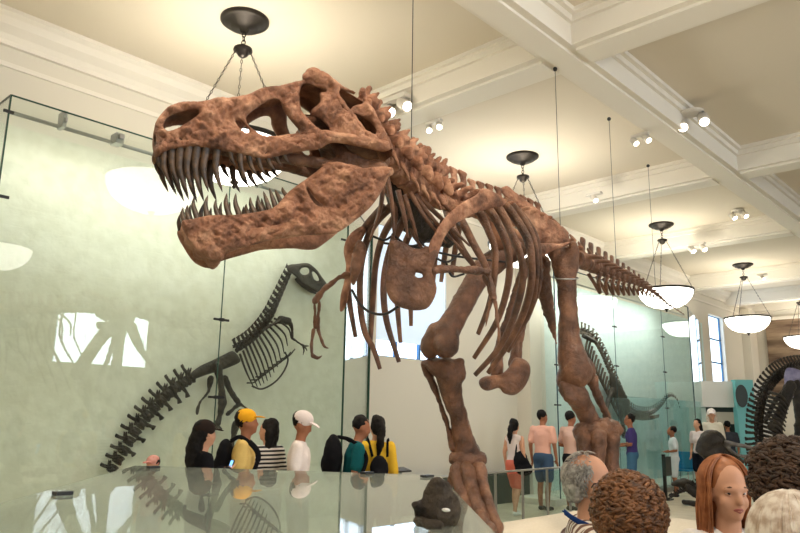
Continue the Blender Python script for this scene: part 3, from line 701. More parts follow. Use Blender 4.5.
mb = MB(); mb.box(x0, xe+.02, 8.74, 8.88, 0, ZG+.08); mb.build('back_panel', M['plaster'], case1, smooth=False)
mb = MB(); mb.box(x0-.02, xe, YG-.06, 8.74, 0, .12); mb.build('plinth', M['wallp'], case1, smooth=False)
joint(case1, xj, [QY(214,319,YG)[2], QY(210,397,YG)[2]])
zr = QY(20,115,YG+.12)[2]; mb = MB(); mb.tube([(x0+.05, YG+.12, zr), (x1-.1, YG+.12, zr)], .022, 10); mb.build('lighting_rail', M['steel'], case1)
for px in (60, 117, 175, 260):
    p = QY(px, 130, YG+.12); big = px == 117; mb = MB(); w = .05 if big else .022
    mb.box(p[0]-w, p[0]+w, YG+.01, YG+.16, zr-.03, zr+(.10 if big else .16)); mb.box(p[0]-w*.6, p[0]+w*.6, YG-.04, YG+.02, zr+.02, zr+.07); mb.build('rail_bracket', M['steel'], case1, smooth=False, bevel=.006)
for px, py in ((3,197),(8,112),(343,240),(352,345),(366,345)):
    p = QY(px, py, YG if px < 346 else 8.0); 
    if px < 346: mb = MB(); mb.box(p[0]-.05, p[0]+.05, YG-.03, YG-.008, p[2]-.014, p[2]+.014); mb.build('clip', M['black'], case1, smooth=False)
# second case
xa = QY(556,350,YG)[0]; xb = QY(690,340,YG)[0]; xw = QY(538,350,8.72)[0]; xr = QY(703,330,8.72)[0]
case2 = empty('glass_display_case', (xa, YG, 0), 'tall glass case beyond the striding legs, holding a small dark skeleton with a curled tail', 'display case', 'tall glass cases')
js2 = [QY(p,350,YG)[0] for p in (615,663)]
for a, c in zip([xa]+js2, js2+[xb]): pane(case2, (a, YG), (c, YG), .05, ZG)
pane(case2, (xw, 8.72), (xa, YG), .05, ZG); pane(case2, (xb, YG), (xr-.2, 8.72), .05, ZG)
mb = MB(); mb.box(xa, xb, YG-.008, YG+.008, ZG, ZG+.02); mb.box(xb-.012, xb+.012, YG-.012, YG+.012, .05, ZG); mb.box(xw-.012, xw+.012, 8.7, 8.72, .05, ZG); mb.box(xa-.008, xa+.008, YG-.01, YG+.01, .05, ZG)
mb.build('glass_edge', M['edgeb'], case2, smooth=False)
mb = MB(); mb.box(xw, xr, 8.74, 8.88, 0, ZG+.05); mb.build('back_panel', M['plasterb'], case2, smooth=False)
mb = MB(); mb.box(xa-.3, xr-.3, YG-.06, 8.74, 0, .12); mb.build('plinth', M['wallp'], case2, smooth=False)
joint(case2, js2[0], [QY(615,327,YG)[2], QY(615,366,YG)[2]], m='edgeb'); joint(case2, js2[1], [QY(663,337,YG)[2], QY(663,372,YG)[2], QY(663,408,YG)[2]], m='edgeb')
for py in (405, 365): p = QY(557,py,YG); mb = MB(); mb.box(p[0]-.12, p[0]+.12, YG-.03, YG-.007, p[2]-.015, p[2]+.015); mb.build('clip', M['black'], case2, smooth=False)
zr2 = QY(640,300,YG+.1)[2]; mb = MB(); mb.tube([(xa, YG+.12, 4.62), (xb, YG+.12, 4.62)], .02, 8); mb.build('lighting_rail', M['steel'], case2)
# low glass screen in front of it
M['glassc'] = glass_mat('screen_glass', (.85,.955,.975), 1.0)
scr = empty('glass_screen', (16.2, 7.45, 0), 'chest-high pale blue glass screen in front of the curled-tail skeleton', 'glass screen')
xs0 = QY(612,398,7.45)[0]; xs1 = QY(700,398,7.45)[0]; zs = QY(650,398,7.45)[2]
pane(scr, (xs0, 7.45), ((xs0+xs1)/2, 7.45), .1, zs, 'glassc'); pane(scr, ((xs0+xs1)/2+.02, 7.45), (xs1, 7.45), .1, zs, 'glassc')
mb = MB(); mb.box(xs0, xs1, 7.42, 7.48, 0, .1); mb.build('base_rail', M['steel'], scr, smooth=False)

# ================================================================ wall skeletons
def spine_path(pts, y, n=10): return spline([QY(a, b, y) for a, b in pts], n)
def verts_along(path, n, kind, size, parent, name, up, m='dark', lens=1.0, sh=1.0):
    d = np.concatenate([[0], np.cumsum(np.linalg.norm(np.diff(path, axis=0), axis=1))]); T = d[-1]
    for i in range(n):
        s = T*(i+.5)/n; f = lambda s: np.array([np.interp(s, d, path[:,c]) for c in range(3)])
        p = f(s); t = f(s+.03)-f(s-.03); sz = np.interp(s/T, np.linspace(0,1,len(size)), size) if hasattr(size, '__len__') else size
        F = frame_at(p, t, np.array(up, float)); v, fc = VT[kind]; k = np.array((T/n*lens, sz*.8, sz)); mesh_obj(name, (v*k)@F.T+p, fc, M[m], parent)
def wtube(parent, name, pts, r, y, m='dark', n=7, dy=0, flat=None):
    P = spline([QY(a, b, y+(dy[i] if hasattr(dy, '__len__') else dy)) for i, (a, b) in enumerate(pts)], 5); mb = MB(); mb.tube(P, r, n); return mb.build(name, M[m], parent)
def wbone(parent, name, strokes, y, m='dark', voxel=.025, amp=.006):
    og = ORG()
    for st in strokes: og.st([QY(a, b, y) for a, b, r in st], [r for a, b, r in st], 10)
    return og.grow(name, M[m], parent, voxel, 2, amp, 12)
YW = 8.60
gor = empty('wall_mounted_skeleton', QY(215,365,YW), 'black skeleton climbing the green plaster wall, tail down and small head raised', 'dinosaur skeleton')
UPV = (-1,0,1)
verts_along(spine_path([(110,474),(121,457),(131,440),(141,425),(156,407),(174,390),(194,377)], YW), 13, 't', [.13,.17,.18,.18], gor, 'caudal_vertebra', UPV, lens=.8)
for a, b in [((128,451),(134,455)),((137,438),(144,441)),((147,425),(154,428)),((156,413),(162,419)),((165,403),(171,410)),((175,395),(180,403)),((183,388),(188,397))]:
    wtube(gor, 'chevron', [a, ((a[0]+b[0])/2+1,(a[1]+b[1])/2), b], [.03,.02,.035], YW)
verts_along(spine_path([(236,351),(250,342),(262,330),(272,316)], YW), 10, 'd', .085, gor, 'dorsal_vertebra', UPV)
verts_along(spine_path([(272,316),(278,302),(284,288),(290,274),(293,267)], YW), 9, 'd', [.085,.07,.06], gor, 'cervical_vertebra', UPV)
def wplate(parent, name, out, y, T=.04, w=4, m='dark', holes=(), voxel=.7, relief=.004):
    def s(px, py, off): return rays(px, py)*(((y-off)/rays(px, py)[:,1]))[:,None]+O
    v, f = plate_geo(out, list(holes), T, w, s, voxel=voxel, relief=relief, rfreq=.2, sm=1); return mesh_obj(name, v, f, M[m], parent)
wplate(gor, 'ilium', [(190,374),(200,366),(213,360),(225,354),(233,351),(239,357),(240,362),(230,367),(216,372),(206,375),(198,378),(193,379)], YW-.06, .06)
wplate(gor, 'skull', [(287,270),(289,265),(296,264),(304,263),(310,264),(317,270),(322,277),(327,285),(322,292),(316,292),(308,287),(301,283),(296,277),(291,273)], YW-.04, .05, 2.2, holes=[[(302,268),(308,268),(309,273),(304,275),(300,272)],[(312,271),(317,275),(319,281),(314,279)]])
wbone(gor, 'lower_jaw', [[(296,279,.035),(306,288,.04),(320,295,.02)]], YW)
for i in range(12):
    t = i/11; a = (240+34*t, 354-36*t); L = 34+12*math.sin(PI*t)-14*t
    b = (a[0]+6+8*t, a[1]+L*.5); c = (a[0]+14+3*t, a[1]+L)
    wtube(gor, 'rib', [a, b, c], [.018,.014,.007], YW-.05, dy=[0,-.12,-.1])
for i in range(9):
    t = i/8; a = (247+34*t, 383-24*t); wtube(gor, 'belly_rib', [a, (a[0]+8,a[1]-1-2*t), (a[0]+15-1*t,a[1]-10)], .010, YW-.16)
wtube(gor, 'belly_rib', [(252,386),(262,389),(275,382),(284,371),(288,360),(285,352)], .013, YW-.17)
wbone(gor, 'scapula', [[(262,331,.03),(271,325,.03),(281,320,.05)],[(281,320,.07),(288,321,.06)]], YW-.08)
wbone(gor, 'humerus', [[(288,320,.04),(292,328,.025),(292,337,.03)]], YW-.1, voxel=.015)
wbone(gor, 'forearm', [[(292,338,.022),(299,343,.016),(304,346,.02)]], YW-.1, voxel=.012)
for a in ((309,346),(307,351),(303,355)): wtube(gor, 'claw', [(303,346), ((303+a[0])/2+1,(346+a[1])/2), a], [.014,.012,.004], YW-.1)
wbone(gor, 'femur', [[(217,366,.06),(220,380,.05),(222,394,.05),(222,404,.06)]], YW-.14)
wbone(gor, 'tibia', [[(222,405,.055),(220,416,.035),(217,424,.05)]], YW-.14); wbone(gor, 'foot_bone', [[(216,427,.045),(221,429,.03)]], YW-.14)
wbone(gor, 'femur', [[(225,378,.05),(231,392,.045),(238,402,.05)]], YW-.04); wbone(gor, 'tibia', [[(239,404,.045),(233,409,.03),(228,414,.04)],[(240,404,.03),(249,410,.02)]], YW-.04)
wbone(gor, 'pubis', [[(211,378,.05),(208,392,.03),(200,402,.025),(197,414,.03)]], YW-.06)
wbone(gor, 'metatarsal', [[(236,424,.06),(234,436,.035),(230,452,.045)]], YW-.1)
# second skeleton
YW2 = 8.55
sk2 = empty('wall_mounted_skeleton', QY(615,380,YW2), 'small dark skeleton hanging behind glass, its thin tail curling upward, past the striding leg', 'dinosaur skeleton')
verts_along(spine_path([(580,332),(592,338),(601,352),(608,368),(615,384),(622,400),(628,410)], YW2), 18, 'd', .13, sk2, 'dorsal_vertebra', (1,0,1), 'dark2', .75)
verts_along(spine_path([(628,409),(636,414),(645,415),(654,412),(662,405),(667,398),(672,396),(677,400),(680,409)], YW2), 30, 'd', [.12,.11,.085,.055,.02], sk2, 'caudal_vertebra', (0,0,1), 'dark2', .55)
for i in range(16):
    x_ = 630+1.9*i; y_ = 412+4*math.sin(PI*i/20); wtube(sk2, 'chevron', [(x_, y_), (x_-.6, y_+6.5-.25*i)], [.03,.02], YW2, 'dark2')
for i in range(15):
    t = i/14; a = (588+30*t, 338+60*t); wtube(sk2, 'rib', [a, (a[0]-2,a[1]+12), (a[0]+3,a[1]+24)], [.03,.025,.012], YW2-.08, 'dark2')
wplate(sk2, 'ilium', [(610,372),(618,380),(628,400),(630,412),(622,418),(616,404),(610,388)], YW2-.08, .05, 3)
wbone(sk2, 'femur', [[(619,405,.08),(622,420,.06),(624,436,.07)]], YW2-.12); wbone(sk2, 'shoulder_blade', [[(584,336,.06),(594,341,.06)]], YW2-.12)
wbone(sk2, 'femur', [[(612,390,.08),(606,408,.06),(604,424,.07)]], YW2-.12)

# ================================================================ low table case with the skull
ZT = 1.25
T0, T1 = QZ(135,468,ZT), QZ(440,478,ZT); T3 = QZ(0,508,ZT); T2 = QZ(490,533,ZT)
T3 = T0+(T3-T0)*1.35; T2 = T1+(T2-T1)*1.16
tc = empty('table_case', ((T0+T2)/2)*np.array((1,1,0)), 'low table case with a wide pale green glass top under the open jaws', 'display case')
poly = [T0, T1, T2, T3]
mb = MB(); mb.prism(poly, (0,0,0), (0,0,.016)); mb.build('glass_top', M['glasst'], tc, smooth=False)
cen = sum(poly)/4
def inset(p, k): return cen+(p-cen)*k
for a, b_ in zip(poly, poly[1:]+poly[:1]): pane(tc, inset(a,.985)[:2], inset(b_,.985)[:2], .62, ZT-.005, 'glass', name='side_pane')
pl = [inset(p,.97)*np.array((1,1,0)) for p in poly]; mb = MB(); mb.prism(pl, (0,0,0), (0,0,.62)); mb.build('plinth', M['bluewhite'], tc, smooth=False)
for px, py in ((62,499),(153,471),(367,477)):
    p = QZ(px,py,ZT); mb = MB(); mb.box(p[0]-.035, p[0]+.035, p[1]-.026, p[1]+.026, ZT+.017, ZT+.032); mb.build('clip', M['black'], tc, smooth=False)
p = QZ(427,480,ZT); mb = MB(); mb.box(p[0]-.04, p[0]+.03, p[1]-.03, p[1]+.02, ZT+.017, ZT+.03); mb.build('clip', M['black'], tc, smooth=False)
# small skull standing on the glass
def Fk(px, py, d=4.75): return Q(px, py, 2.35+(d-4.75)*.5)
fb = Q(438,524,2.35); fs = empty('fossil_skull', (fb[0], fb[1], ZT+.016), 'small dark fossil skull with a white tag on the near corner of the table case', 'fossil skull')
kf = 2.35/4.75
def fst(og, pts, r): og.st(pts, [x*kf for x in r])
og = ORG()
fst(og, [Fk(437,484),Fk(440,498),Fk(441,513)], [.05,.10,.13]); fst(og, [Fk(432,486),Fk(428,505),Fk(421,512)], [.035,.06,.05]); fst(og, [Fk(445,486),Fk(452,503),Fk(454,514)], [.035,.055,.05])
fst(og, [Fk(420,507),Fk(415,506,4.7)], [.05,.03]); fst(og, [Fk(437,516,4.9),Fk(439,521,4.9)], [.07,.05])
og.grow('cranium', M['dark2'], fs, .007, 2, .004, 30)
og = ORG(); fst(og, [Fk(418,520,4.7),Fk(426,524,4.6),Fk(440,525,4.55)], [.035,.035,.03]); og.grow('jaw', M['dark2'], fs, .006, 2, .002, 30)
mb = MB(); c = Fk(446,510,4.40); mb.ball(c, (.010,.016,.006), 10); mb.build('white_tag', M['white'], fs)
mb = MB(); mb.lathe([(0,.004),(.05,.004),(.05,0),(0,0)], (fb[0],fb[1],ZT+.0165), 24); mb.tube([(fb[0],fb[1],ZT+.018),(fb[0],fb[1],ZT+.07)], .008, 8); mb.build('stand', M['black'], fs)

# ================================================================ platform and rail
pf = MB(); pf.box(3.84, 7.6, 2.4, 4.15, 0, ZP-.02); pr = empty('display_platform', (6.0, 3.3, 0), 'low cream platform that the striding brown skeleton stands on', 'platform')
pf.build('base', M['dkgreen'], pr, smooth=False); pf = MB(); pf.box(3.8, 7.64, 2.36, 4.19, ZP-.03, ZP-.001); pf.build('top', M['plat'], pr, smooth=False)
rl = empty('glass_railing', (8.5, 6.45, 0), 'waist-high glass railing with thin steel rail behind the cream platform', 'railing')
ra, rb = np.array((6.6, 6.2, 0)), np.array((12.4, 6.34, 0))
mb = MB(); mb.tube([ra+(0,0,.88), rb+(0,0,.88)], .015, 10); mb.build('handrail', M['steel'], rl)
n = 8
for i in range(n+1):
    p = ra+(rb-ra)*i/n; mb = MB(); mb.box(p[0]-.02, p[0]+.02, p[1]-.012, p[1]+.012, 0, .87); mb.build('post', M['steel'], rl, smooth=False)
    if i < n: q = ra+(rb-ra)*(i+1)/n; pane(rl, (p[0]+.05, p[1]), (q[0]-.05, q[1]), .08, .84, 'glassb')
p = QZ(403,472,.9); mb = MB(); mb.prism([p+(-.2,-.05,0), p+(.12,-.05,0), p+(.12,.1,.04), p+(-.2,.1,.04)], (0,0,0), (0,0,.02)); lb = mb.build('label_panel', M['dark'], None, smooth=False)
mb = MB(); mb.box(p[0]-.06, p[0]-.02, p[1], p[1]+.03, 0, p[2]+.01); mb.build('post', M['steel'], lb, smooth=False)
tag(lb, 'slim dark label panel on a post beside the woman in yellow', 'information panel')

# ================================================================ suspension cables
def cable(xy, z0, z1, label):
    mb = MB(); mb.tube([(xy[0],xy[1],z0),(xy[0],xy[1],z1)], .0032, 6); o = mb.build('suspension_cable', M['black']); tag(o, label, 'cable', 'steel cables holding the skeleton')
    mb = MB(); mb.ball((xy[0],xy[1],z1-.015), .028, 10); mb.build('ceiling_hook', M['black'], o)
c = Q(411,168,5.15); cable(c[:2], c[2], ZC, 'thin steel cable rising from the neck of the brown skeleton to the ceiling')
c = QZ(555,68,ZB-.035); cable(c[:2], QY(555,225,c[1])[2], ZB-.035, 'thin steel cable from the beam crossing down to the hip')
c = QZ(609,118,ZB-.035); cable(c[:2], QY(612,262,c[1])[2], ZB-.035, 'thin steel cable from the beam down to the base of the tail')
c = QZ(648,165,ZB-.035); cable(c[:2], QY(650,284,c[1])[2], ZB-.035, 'thin steel cable down to the middle of the tail, farthest of them')
# ================================================================ people
def cloth(name, c, c2=None, **k): return mat(name, c, .9, col2=c2, scale=k.get('scale', 20), bump=.25, bscale=40, spec=.1)
def stripes(name, c1, c2, freq, axis='Z', rough_=.9, duty=.5):
    m, nt, b = new_mat(name); N = nt.nodes; L = nt.links
    tc = N.new('ShaderNodeTexCoord'); sx = N.new('ShaderNodeSeparateXYZ'); mu = N.new('ShaderNodeMath'); mu.operation = 'MULTIPLY'; mu.inputs[1].default_value = freq
    fr = N.new('ShaderNodeMath'); fr.operation = 'FRACT'; gt = N.new('ShaderNodeMath'); gt.operation = 'GREATER_THAN'; gt.inputs[1].default_value = duty
    mx = N.new('ShaderNodeMix'); mx.data_type = 'RGBA'; mx.inputs[6].default_value = srgb(*c1); mx.inputs[7].default_value = srgb(*c2)
    L.new(tc.outputs['Object'], sx.inputs[0]); L.new(sx.outputs[axis], mu.inputs[0]); L.new(mu.outputs[0], fr.inputs[0]); L.new(fr.outputs[0], gt.inputs[0])
    L.new(gt.outputs[0], mx.inputs[0]); L.new(mx.outputs[2], b.inputs['Base Color']); b.inputs['Roughness'].default_value = rough_; return m
M['skin'] = mat('skin', (206,152,122), .55, col2=(214,160,130), scale=14, spec=.35)
M['skin2'] = mat('tanned_skin', (160,104,76), .55, col2=(170,112,82), scale=14, spec=.35)
M['hairb'] = mat('black_hair', (14,12,11), .65, col2=(26,21,19), scale=60, bump=.2, bscale=90, spec=.2)
M['hairbr'] = mat('brown_curly_hair', (58,36,22), .45, col2=(150,100,62), scale=45, contrast=.4)
M['hairdk'] = mat('dark_brown_hair', (42,28,20), .55, col2=(84,58,40), scale=45, contrast=.4)
M['hairgr'] = mat('grey_hair', (150,144,136), .6, col2=(196,190,182), scale=60)
M['hairred'] = mat('auburn_hair', (134,76,42), .45, col2=(190,122,76), scale=30, contrast=.4)
M['hairwh'] = mat('pale_blonde_hair', (196,172,150), .45, col2=(246,236,224), scale=40)
M['shoe'] = mat('shoe_rubber', (38,36,38), .7); M['shoew'] = mat('white_shoe', (225,220,215), .7)
M['lips'] = mat('lips', (166,92,82), .45); M['eyew'] = mat('eye_white', (226,218,210), .25); M['iris'] = mat('iris', (58,44,34), .2); M['brow'] = mat('eyebrow_hair', (104,70,48), .8)

def body_strokes(H, male=True, arms='down', walk=.0, lean=.0, infl=0.0, what='body', seed=0):
    """adds strokes to an ORG; local frame: +x forward, +y left; what: body / shirt / long / shorts / pants / shoes"""
    k = H/1.75; sh = (.185 if male else .16)*k; hp = .085*k; og = ORG(); v = lambda *a: np.array(a, float)*k
    def P(x, y, z): return np.array((x*k+lean*max(0,(z-.9))*k, y*k, z*k))
    i = infl
    pelvis = P(0,0,.95); chest = P(.0,0,1.27); hipx = walk*.12
    Lk, Rk = P(.03+walk*.22,.10,.50), P(.02-walk*.10,-.10,.50); La, Ra = P(walk*.28,.10,.075), P(-walk*.36,-.10,.075+abs(walk)*.04)
    S_ = [P(0,sh/k,1.41), P(0,-sh/k,1.41)]
    A = dict(down=[[P(-.03,sh/k+.05,1.13), P(.03,sh/k+.06,.88)],[P(-.02,-sh/k-.05,1.13), P(.05,-sh/k-.05,.88)]],
             bent=[[P(-.03,sh/k+.05,1.14), P(.2,sh/k-.05,1.10)],[P(-.03,-sh/k-.05,1.14), P(.2,-sh/k+.05,1.10)]],
             phone=[[P(.02,sh/k+.06,1.15), P(.24,sh/k-.06,1.28)],[P(.02,-sh/k-.05,1.15), P(.24,-sh/k+.08,1.28)]],
             fold=[[P(.0,sh/k+.05,1.14), P(.2,.0,1.14)],[P(.0,-sh/k-.05,1.14), P(.2,.02,1.10)]],
             hip=[[P(-.06,sh/k+.12,1.17), P(.06,sh/k+.0,1.02)],[P(-.02,-sh/k-.05,1.13), P(.05,-sh/k-.05,.88)]])[arms]
    def torso(top=True):
        zz = (.93,1.02,1.10,1.20,1.30,1.38,1.43); rr = (.155,.145,.138,.15,.162,.14,.07) if male else (.16,.14,.12,.128,.14,.12,.06)
        og.tube([P(-.005,0,z_) for z_ in zz], [r_*k+i for r_ in rr], 18, flat=(.70, (1,0,0)))
        if not male: og.ball(P(.07,0,1.25), v(.06,.11,.06)+i, 14)
        og.st([P(-.01,sh/k-.03,1.385), P(-.01,0,1.41), P(-.01,-sh/k+.03,1.385)], [.055*k+i,.065*k+i,.055*k+i])
    def hips(): og.ball(P(-.01,0,.93), v(.115,.16 if male else .165,.12)+i, 16)
    if what == 'body':
        torso(); hips()
        og.st([P(0,0,1.40), P(.015,0,1.54)], [.058*k,.052*k])
        for s, (e, w), S0_, kn, an in ((1,A[0],S_[0],Lk,La),(-1,A[1],S_[1],Rk,Ra)):
            og.st([S0_*1.0-(0,0,.01), e], [.050*k,.042*k]); og.st([e, w], [.040*k,.027*k])
            d = (w-e)/np.linalg.norm(w-e); side = np.array((0,-s,0.)); side -= d*side.dot(d); side /= np.linalg.norm(side); nrm = np.cross(d, side)
            pc = w+d*.045*k; og.st([w+d*.01, pc], [.026*k,.034*k], flat=(.5, nrm))
            for q in range(4):
                a = pc+d*.02*k+side*((q-1.5)*.017*k)+d*(0,.008,.006,-.004)[q]*k; ln = (.062,.074,.07,.054)[q]*k; cur = nrm*(.012*k)
                og.st([a, a+d*ln*.5+cur*.3, a+d*ln+cur], [.0095*k,.009*k,.007*k], 8, 3)
            a = w+d*.02*k+side*.028*k; og.st([a, a+side*.025*k+d*.02*k, a+side*.03*k+d*.05*k], [.012*k,.0105*k,.008*k], 8, 3)
            og.st([P(0,.09*s,.92), kn], [.088*k,.058*k]); og.st([kn, (kn+an)/2+P(-.02,0,0), an], [.056*k,.052*k,.036*k])
            og.st([an-(0,0,.03*k), an+np.array((.13*k,0.012*s,-.045*k))], [.036*k,.03*k])
    elif what in ('shirt', 'long', 'tank'):
        torso(); og.ball(P(0,0,.95), v(.112,.155 if male else .155,.07)+i, 16)
        if what != 'tank':
            for (e, w), S0_ in ((A[0],S_[0]),(A[1],S_[1])):
                if what == 'shirt': og.st([S0_-(0,0,.005), S0_+(e-S0_)*.72], [.056*k+i,.056*k+i])
                else: og.st([S0_-(0,0,.005), e], [.055*k+i,.046*k+i]); og.st([e, w], [.045*k+i,.034*k+i])
    elif what in ('shorts', 'pants', 'skirt'):
        hips()
        for s, kn, an in ((1,Lk,La),(-1,Rk,Ra)):
            og.st([P(0,.09*s,.91), kn+(P(0,.09*s,.91)-kn)*(.12 if what == 'shorts' else 0)], [.094*k+i,.080*k+i if what == 'shorts' else .066*k+i])
            if what == 'pants': og.st([kn, an], [.066*k+i,.052*k+i])
    elif what == 'shoes':
        for s, an in ((1,La),(-1,Ra)): og.st([an-(.02,0,.035*k), an+np.array((.06*k,0,-.04*k)), an+np.array((.15*k,.012*s,-.048*k))], [.044*k,.042*k,.034*k])
    return og, P(.02,0,1.62), A
def head_strokes(og, c, k, yaw=0, pitch=0, ear=True):
    R = np.array(Matrix.Rotation(yaw, 3, 'Z') @ Matrix.Rotation(pitch, 3, 'Y'))
    f = lambda x, y, z: c+R@(np.array((x,y,z))*k)
    og.ball(f(-.012,0,.03), np.array((.098,.077,.105))*k, 20, rot=R); og.ball(f(.03,0,-.035), np.array((.062,.058,.085))*k, 18, rot=R)
    og.st([f(.088,0,.012), f(.108,0,-.022)], [.010*k,.016*k], 8); og.ball(f(.072,0,-.085), np.array((.024,.028,.022))*k, 10)
    og.st([f(.082,-.018,-.058), f(.09,0,-.058), f(.082,.018,-.058)], [.008*k,.012*k,.008*k], 8); og.st([f(.072,-.045,.025), f(.086,0,.028), f(.072,.045,.025)], [.012*k,.014*k,.012*k], 8)
    for s in (-1,1):
        og.ball(f(-.005,.077*s,-.005), np.array((.022,.013,.034))*k, 10, rot=R); og.ball(f(.055,.04*s,-.03), np.array((.03,.025,.03))*k, 10)
    return f
def to_world(o_v, x, y, h):
    c, s = math.cos(h), math.sin(h); R = np.array([[c,-s,0],[s,c,0],[0,0,1.]]); return np.array(o_v)@R.T+np.array((x,y,0))
def person(px, top, d, H, face, label, hair='hairb', skin='skin', shirt=('shirt', None), pants=('pants', None), shoes='shoe', male=True, arms='down', walk=0., yaw=0., pitch=0., lean=0., hairstyle='short', voxel=.018, group=None, cap=None, z0=0.0):
    w = Q(px, top, d); H = w[2]-z0 if H is None else H; x, y = w[0], w[1]
    root = empty('person', (x, y, z0), label, 'person', group, rz=face)
    k = H/1.75; TW = lambda v: to_world(v, x, y, face)+np.array((0,0,z0))
    og, hc, A = body_strokes(H, male, arms, walk, lean); hc = hc+np.array((lean*.05,0,0)); f = head_strokes(og, hc, k, yaw, pitch)
    b = og.grow('body', M[skin], root, voxel, 2, post=TW)
    for kind, mt, nm in ((shirt[0], shirt[1], 'shirt'), (pants[0], pants[1], pants[0])):
        og, _, _ = body_strokes(H, male, arms, walk, lean, infl=.012, what=kind); og.grow(nm, mt, root, voxel, 2, .004, 8, post=TW)
    og, _, _ = body_strokes(H, male, arms, walk, lean, what='shoes'); og.grow('shoes', M[shoes], root, voxel, 2, post=TW)
    og = ORG(); R = np.array(Matrix.Rotation(yaw, 3, 'Z') @ Matrix.Rotation(pitch, 3, 'Y'))
    if hairstyle != 'bald':
        og.ball(f(-.028,0,.048), np.array((.098,.086,.10))*k, 18, rot=R)
        if hairstyle in ('long', 'pony', 'bob'): og.ball(f(-.035,0,.01), np.array((.09,.09,.11))*k, 18, rot=R)
        if hairstyle == 'long': og.st([f(-.06,0,.0), f(-.09,0,-.12), f(-.10,0,-.28), f(-.09,0,-.36)], [.075*k,.085*k,.07*k,.02*k])
        if hairstyle == 'pony': og.st([f(-.10,0,.04), f(-.14,0,-.03), f(-.14,.02,-.2), f(-.12,.03,-.33)], [.03*k,.045*k,.05*k,.015*k])
        if hairstyle == 'bob':
            for s in (-1,0,1): og.st([f(-.04,.055*s,.02), f(-.05,.065*s,-.08), f(-.045,.06*s,-.15)], [.05*k,.05*k,.045*k])
        og.grow('hair', M[hair], root, voxel*.75, 1, .006, 22, post=TW)
    if cap:
        og = ORG(); og.ball(f(-.012,0,.058), np.array((.112,.095,.092))*k, 18, rot=R); og.grow('cap', M[cap], root, voxel*.75, 2, post=lambda v: TW(v))
        og = ORG(); P_ = [f(.07,0,.055), f(.13,0,.05), f(.185,0,.035)]; og.st(P_, [.07*k,.075*k,.04*k], flat=(.12, R@np.array((0.25,0,1.)))); og.grow('cap_visor', M[cap], root, voxel*.5, 1, post=TW)
    return root, TW, k, f, A
def backpack(x, y, face, k, zc, col, label, size=1.0, off=-.17, yo=0.0, strap=True):
    r = empty('backpack', (x, y, 0), label, 'bag', rz=face); TW = lambda v: to_world(v, x, y, face)
    og = ORG(); c = np.array((off, yo, zc)); og.ball(c, np.array((.085,.14,.21))*size, 16); og.ball(c+(-.04,0,-.06), np.array((.07,.11,.11))*size, 14); og.grow('pack', col, r, .015, 3, .004, 10, post=TW)
    if strap:
        for s in (-1,1):
            mb = MB(); P_ = spline([(off+.05, yo+.08*s, zc+.18*size), (-.02, yo*.3+.11*s, 1.485*k), (.125, yo*.3+.12*s, 1.36*k), (.135, yo*.3+.13*s, 1.22*k), (.04, yo*.3+.17*s, 1.08*k), (off+.04, yo+.11*s, zc-.12*size)], 6)
            mb.tube(TW(P_), .02, 8, flat=(.4, (1,0,0))); mb.build('strap', col, r)
    return r
R_ = math.radians
blackc = cloth('black_fabric', (24,24,28)); 
M['capy'] = cloth('mustard_cap', (232,168,40)); M['capw'] = cloth('white_cap', (240,226,224)); M['capr'] = cloth('pink_knit_cap', (222,170,160), (196,120,110)); M['capb'] = cloth('dark_cap', (48,38,34))
# --- group passing the tall case
r_, TW, k, f, A = person(204, 421, 6.2, None, R_(-15), 'person in black with long dark hair and a flat dark cap, looking at a phone', shirt=('long', blackc), pants=('pants', cloth('dark_jeans', (40,44,56))), male=False, arms='phone', hairstyle='long', cap='capb')
mb = MB(); hp = A[0][1]+np.array((.07,-.03,.02)); mb.box(-.005,.005,-.037,.037,-.07,.07); ph = mb.build('phone', M['black'], None, smooth=False, bevel=.003)
c_ = TW(hp[None])[0]; ph.location = V(c_); ph.rotation_euler = (0, .3, R_(-15)); tag(ph, 'lit phone held up by the person in black', 'phone')
mb = MB(); mb.box(-.0075,-.006,-.033,.033,-.063,.063); sc_ = mb.build('screen', emit('phone_screen_lit', (120,180,235), 1.5), None, smooth=False); sc_.parent = ph
M['yshirt'] = cloth('pale_yellow_shirt', (228,194,118))
r_, TW, k, f, A = person(246, 410, 6.9, None, R_(-40), 'person in mustard yellow cap and pale yellow shirt gazing upward', skin='skin2', shirt=('shirt', M['yshirt']), pants=('shorts', cloth('tan_shorts', (150,130,100))), cap='capy', pitch=-.12)
p = Q(246,410,6.9); backpack(p[0], p[1], R_(-40), k, 1.2, blackc, 'black backpack worn by the person in the mustard cap')
person(270, 419, 7.2, None, R_(95), 'person with black bobbed hair in a black and white striped top', shirt=('shirt', stripes('striped_top', (30,30,34), (222,216,208), 26)), pants=('pants', cloth('navy_trousers', (38,42,60))), male=False, hairstyle='bob', yaw=.4)
person(301, 412, 7.0, None, R_(-45), 'person in white cap and plain white t-shirt looking down', skin='skin2', shirt=('shirt', cloth('white_tee', (238,226,222))), pants=('shorts', cloth('grey_shorts', (90,92,96))), cap='capw', pitch=.35, yaw=-.2)
r_, TW, k, f, A = person(352, 416, 7.6, None, R_(-35), 'person in dark teal t-shirt with short black hair, head bowed', shirt=('shirt', cloth('teal_tee', (24,92,98))), pants=('pants', cloth('black_trousers', (34,34,38))), skin='skin2', pitch=.25, lean=.12)
p = Q(352,416,7.6); backpack(p[0], p[1], R_(-35), k, 1.2, blackc, 'large black backpack on the person in the teal t-shirt', 1.2, -.19)
r_, TW, k, f, A = person(377, 416, 7.9, None, R_(40), 'person in bright yellow long-sleeved shirt with long dark hair seen from behind', shirt=('long', cloth('bright_yellow_shirt', (236,190,60))), pants=('pants', cloth('dark_trousers', (40,40,44))), male=False, hairstyle='pony', yaw=.5)
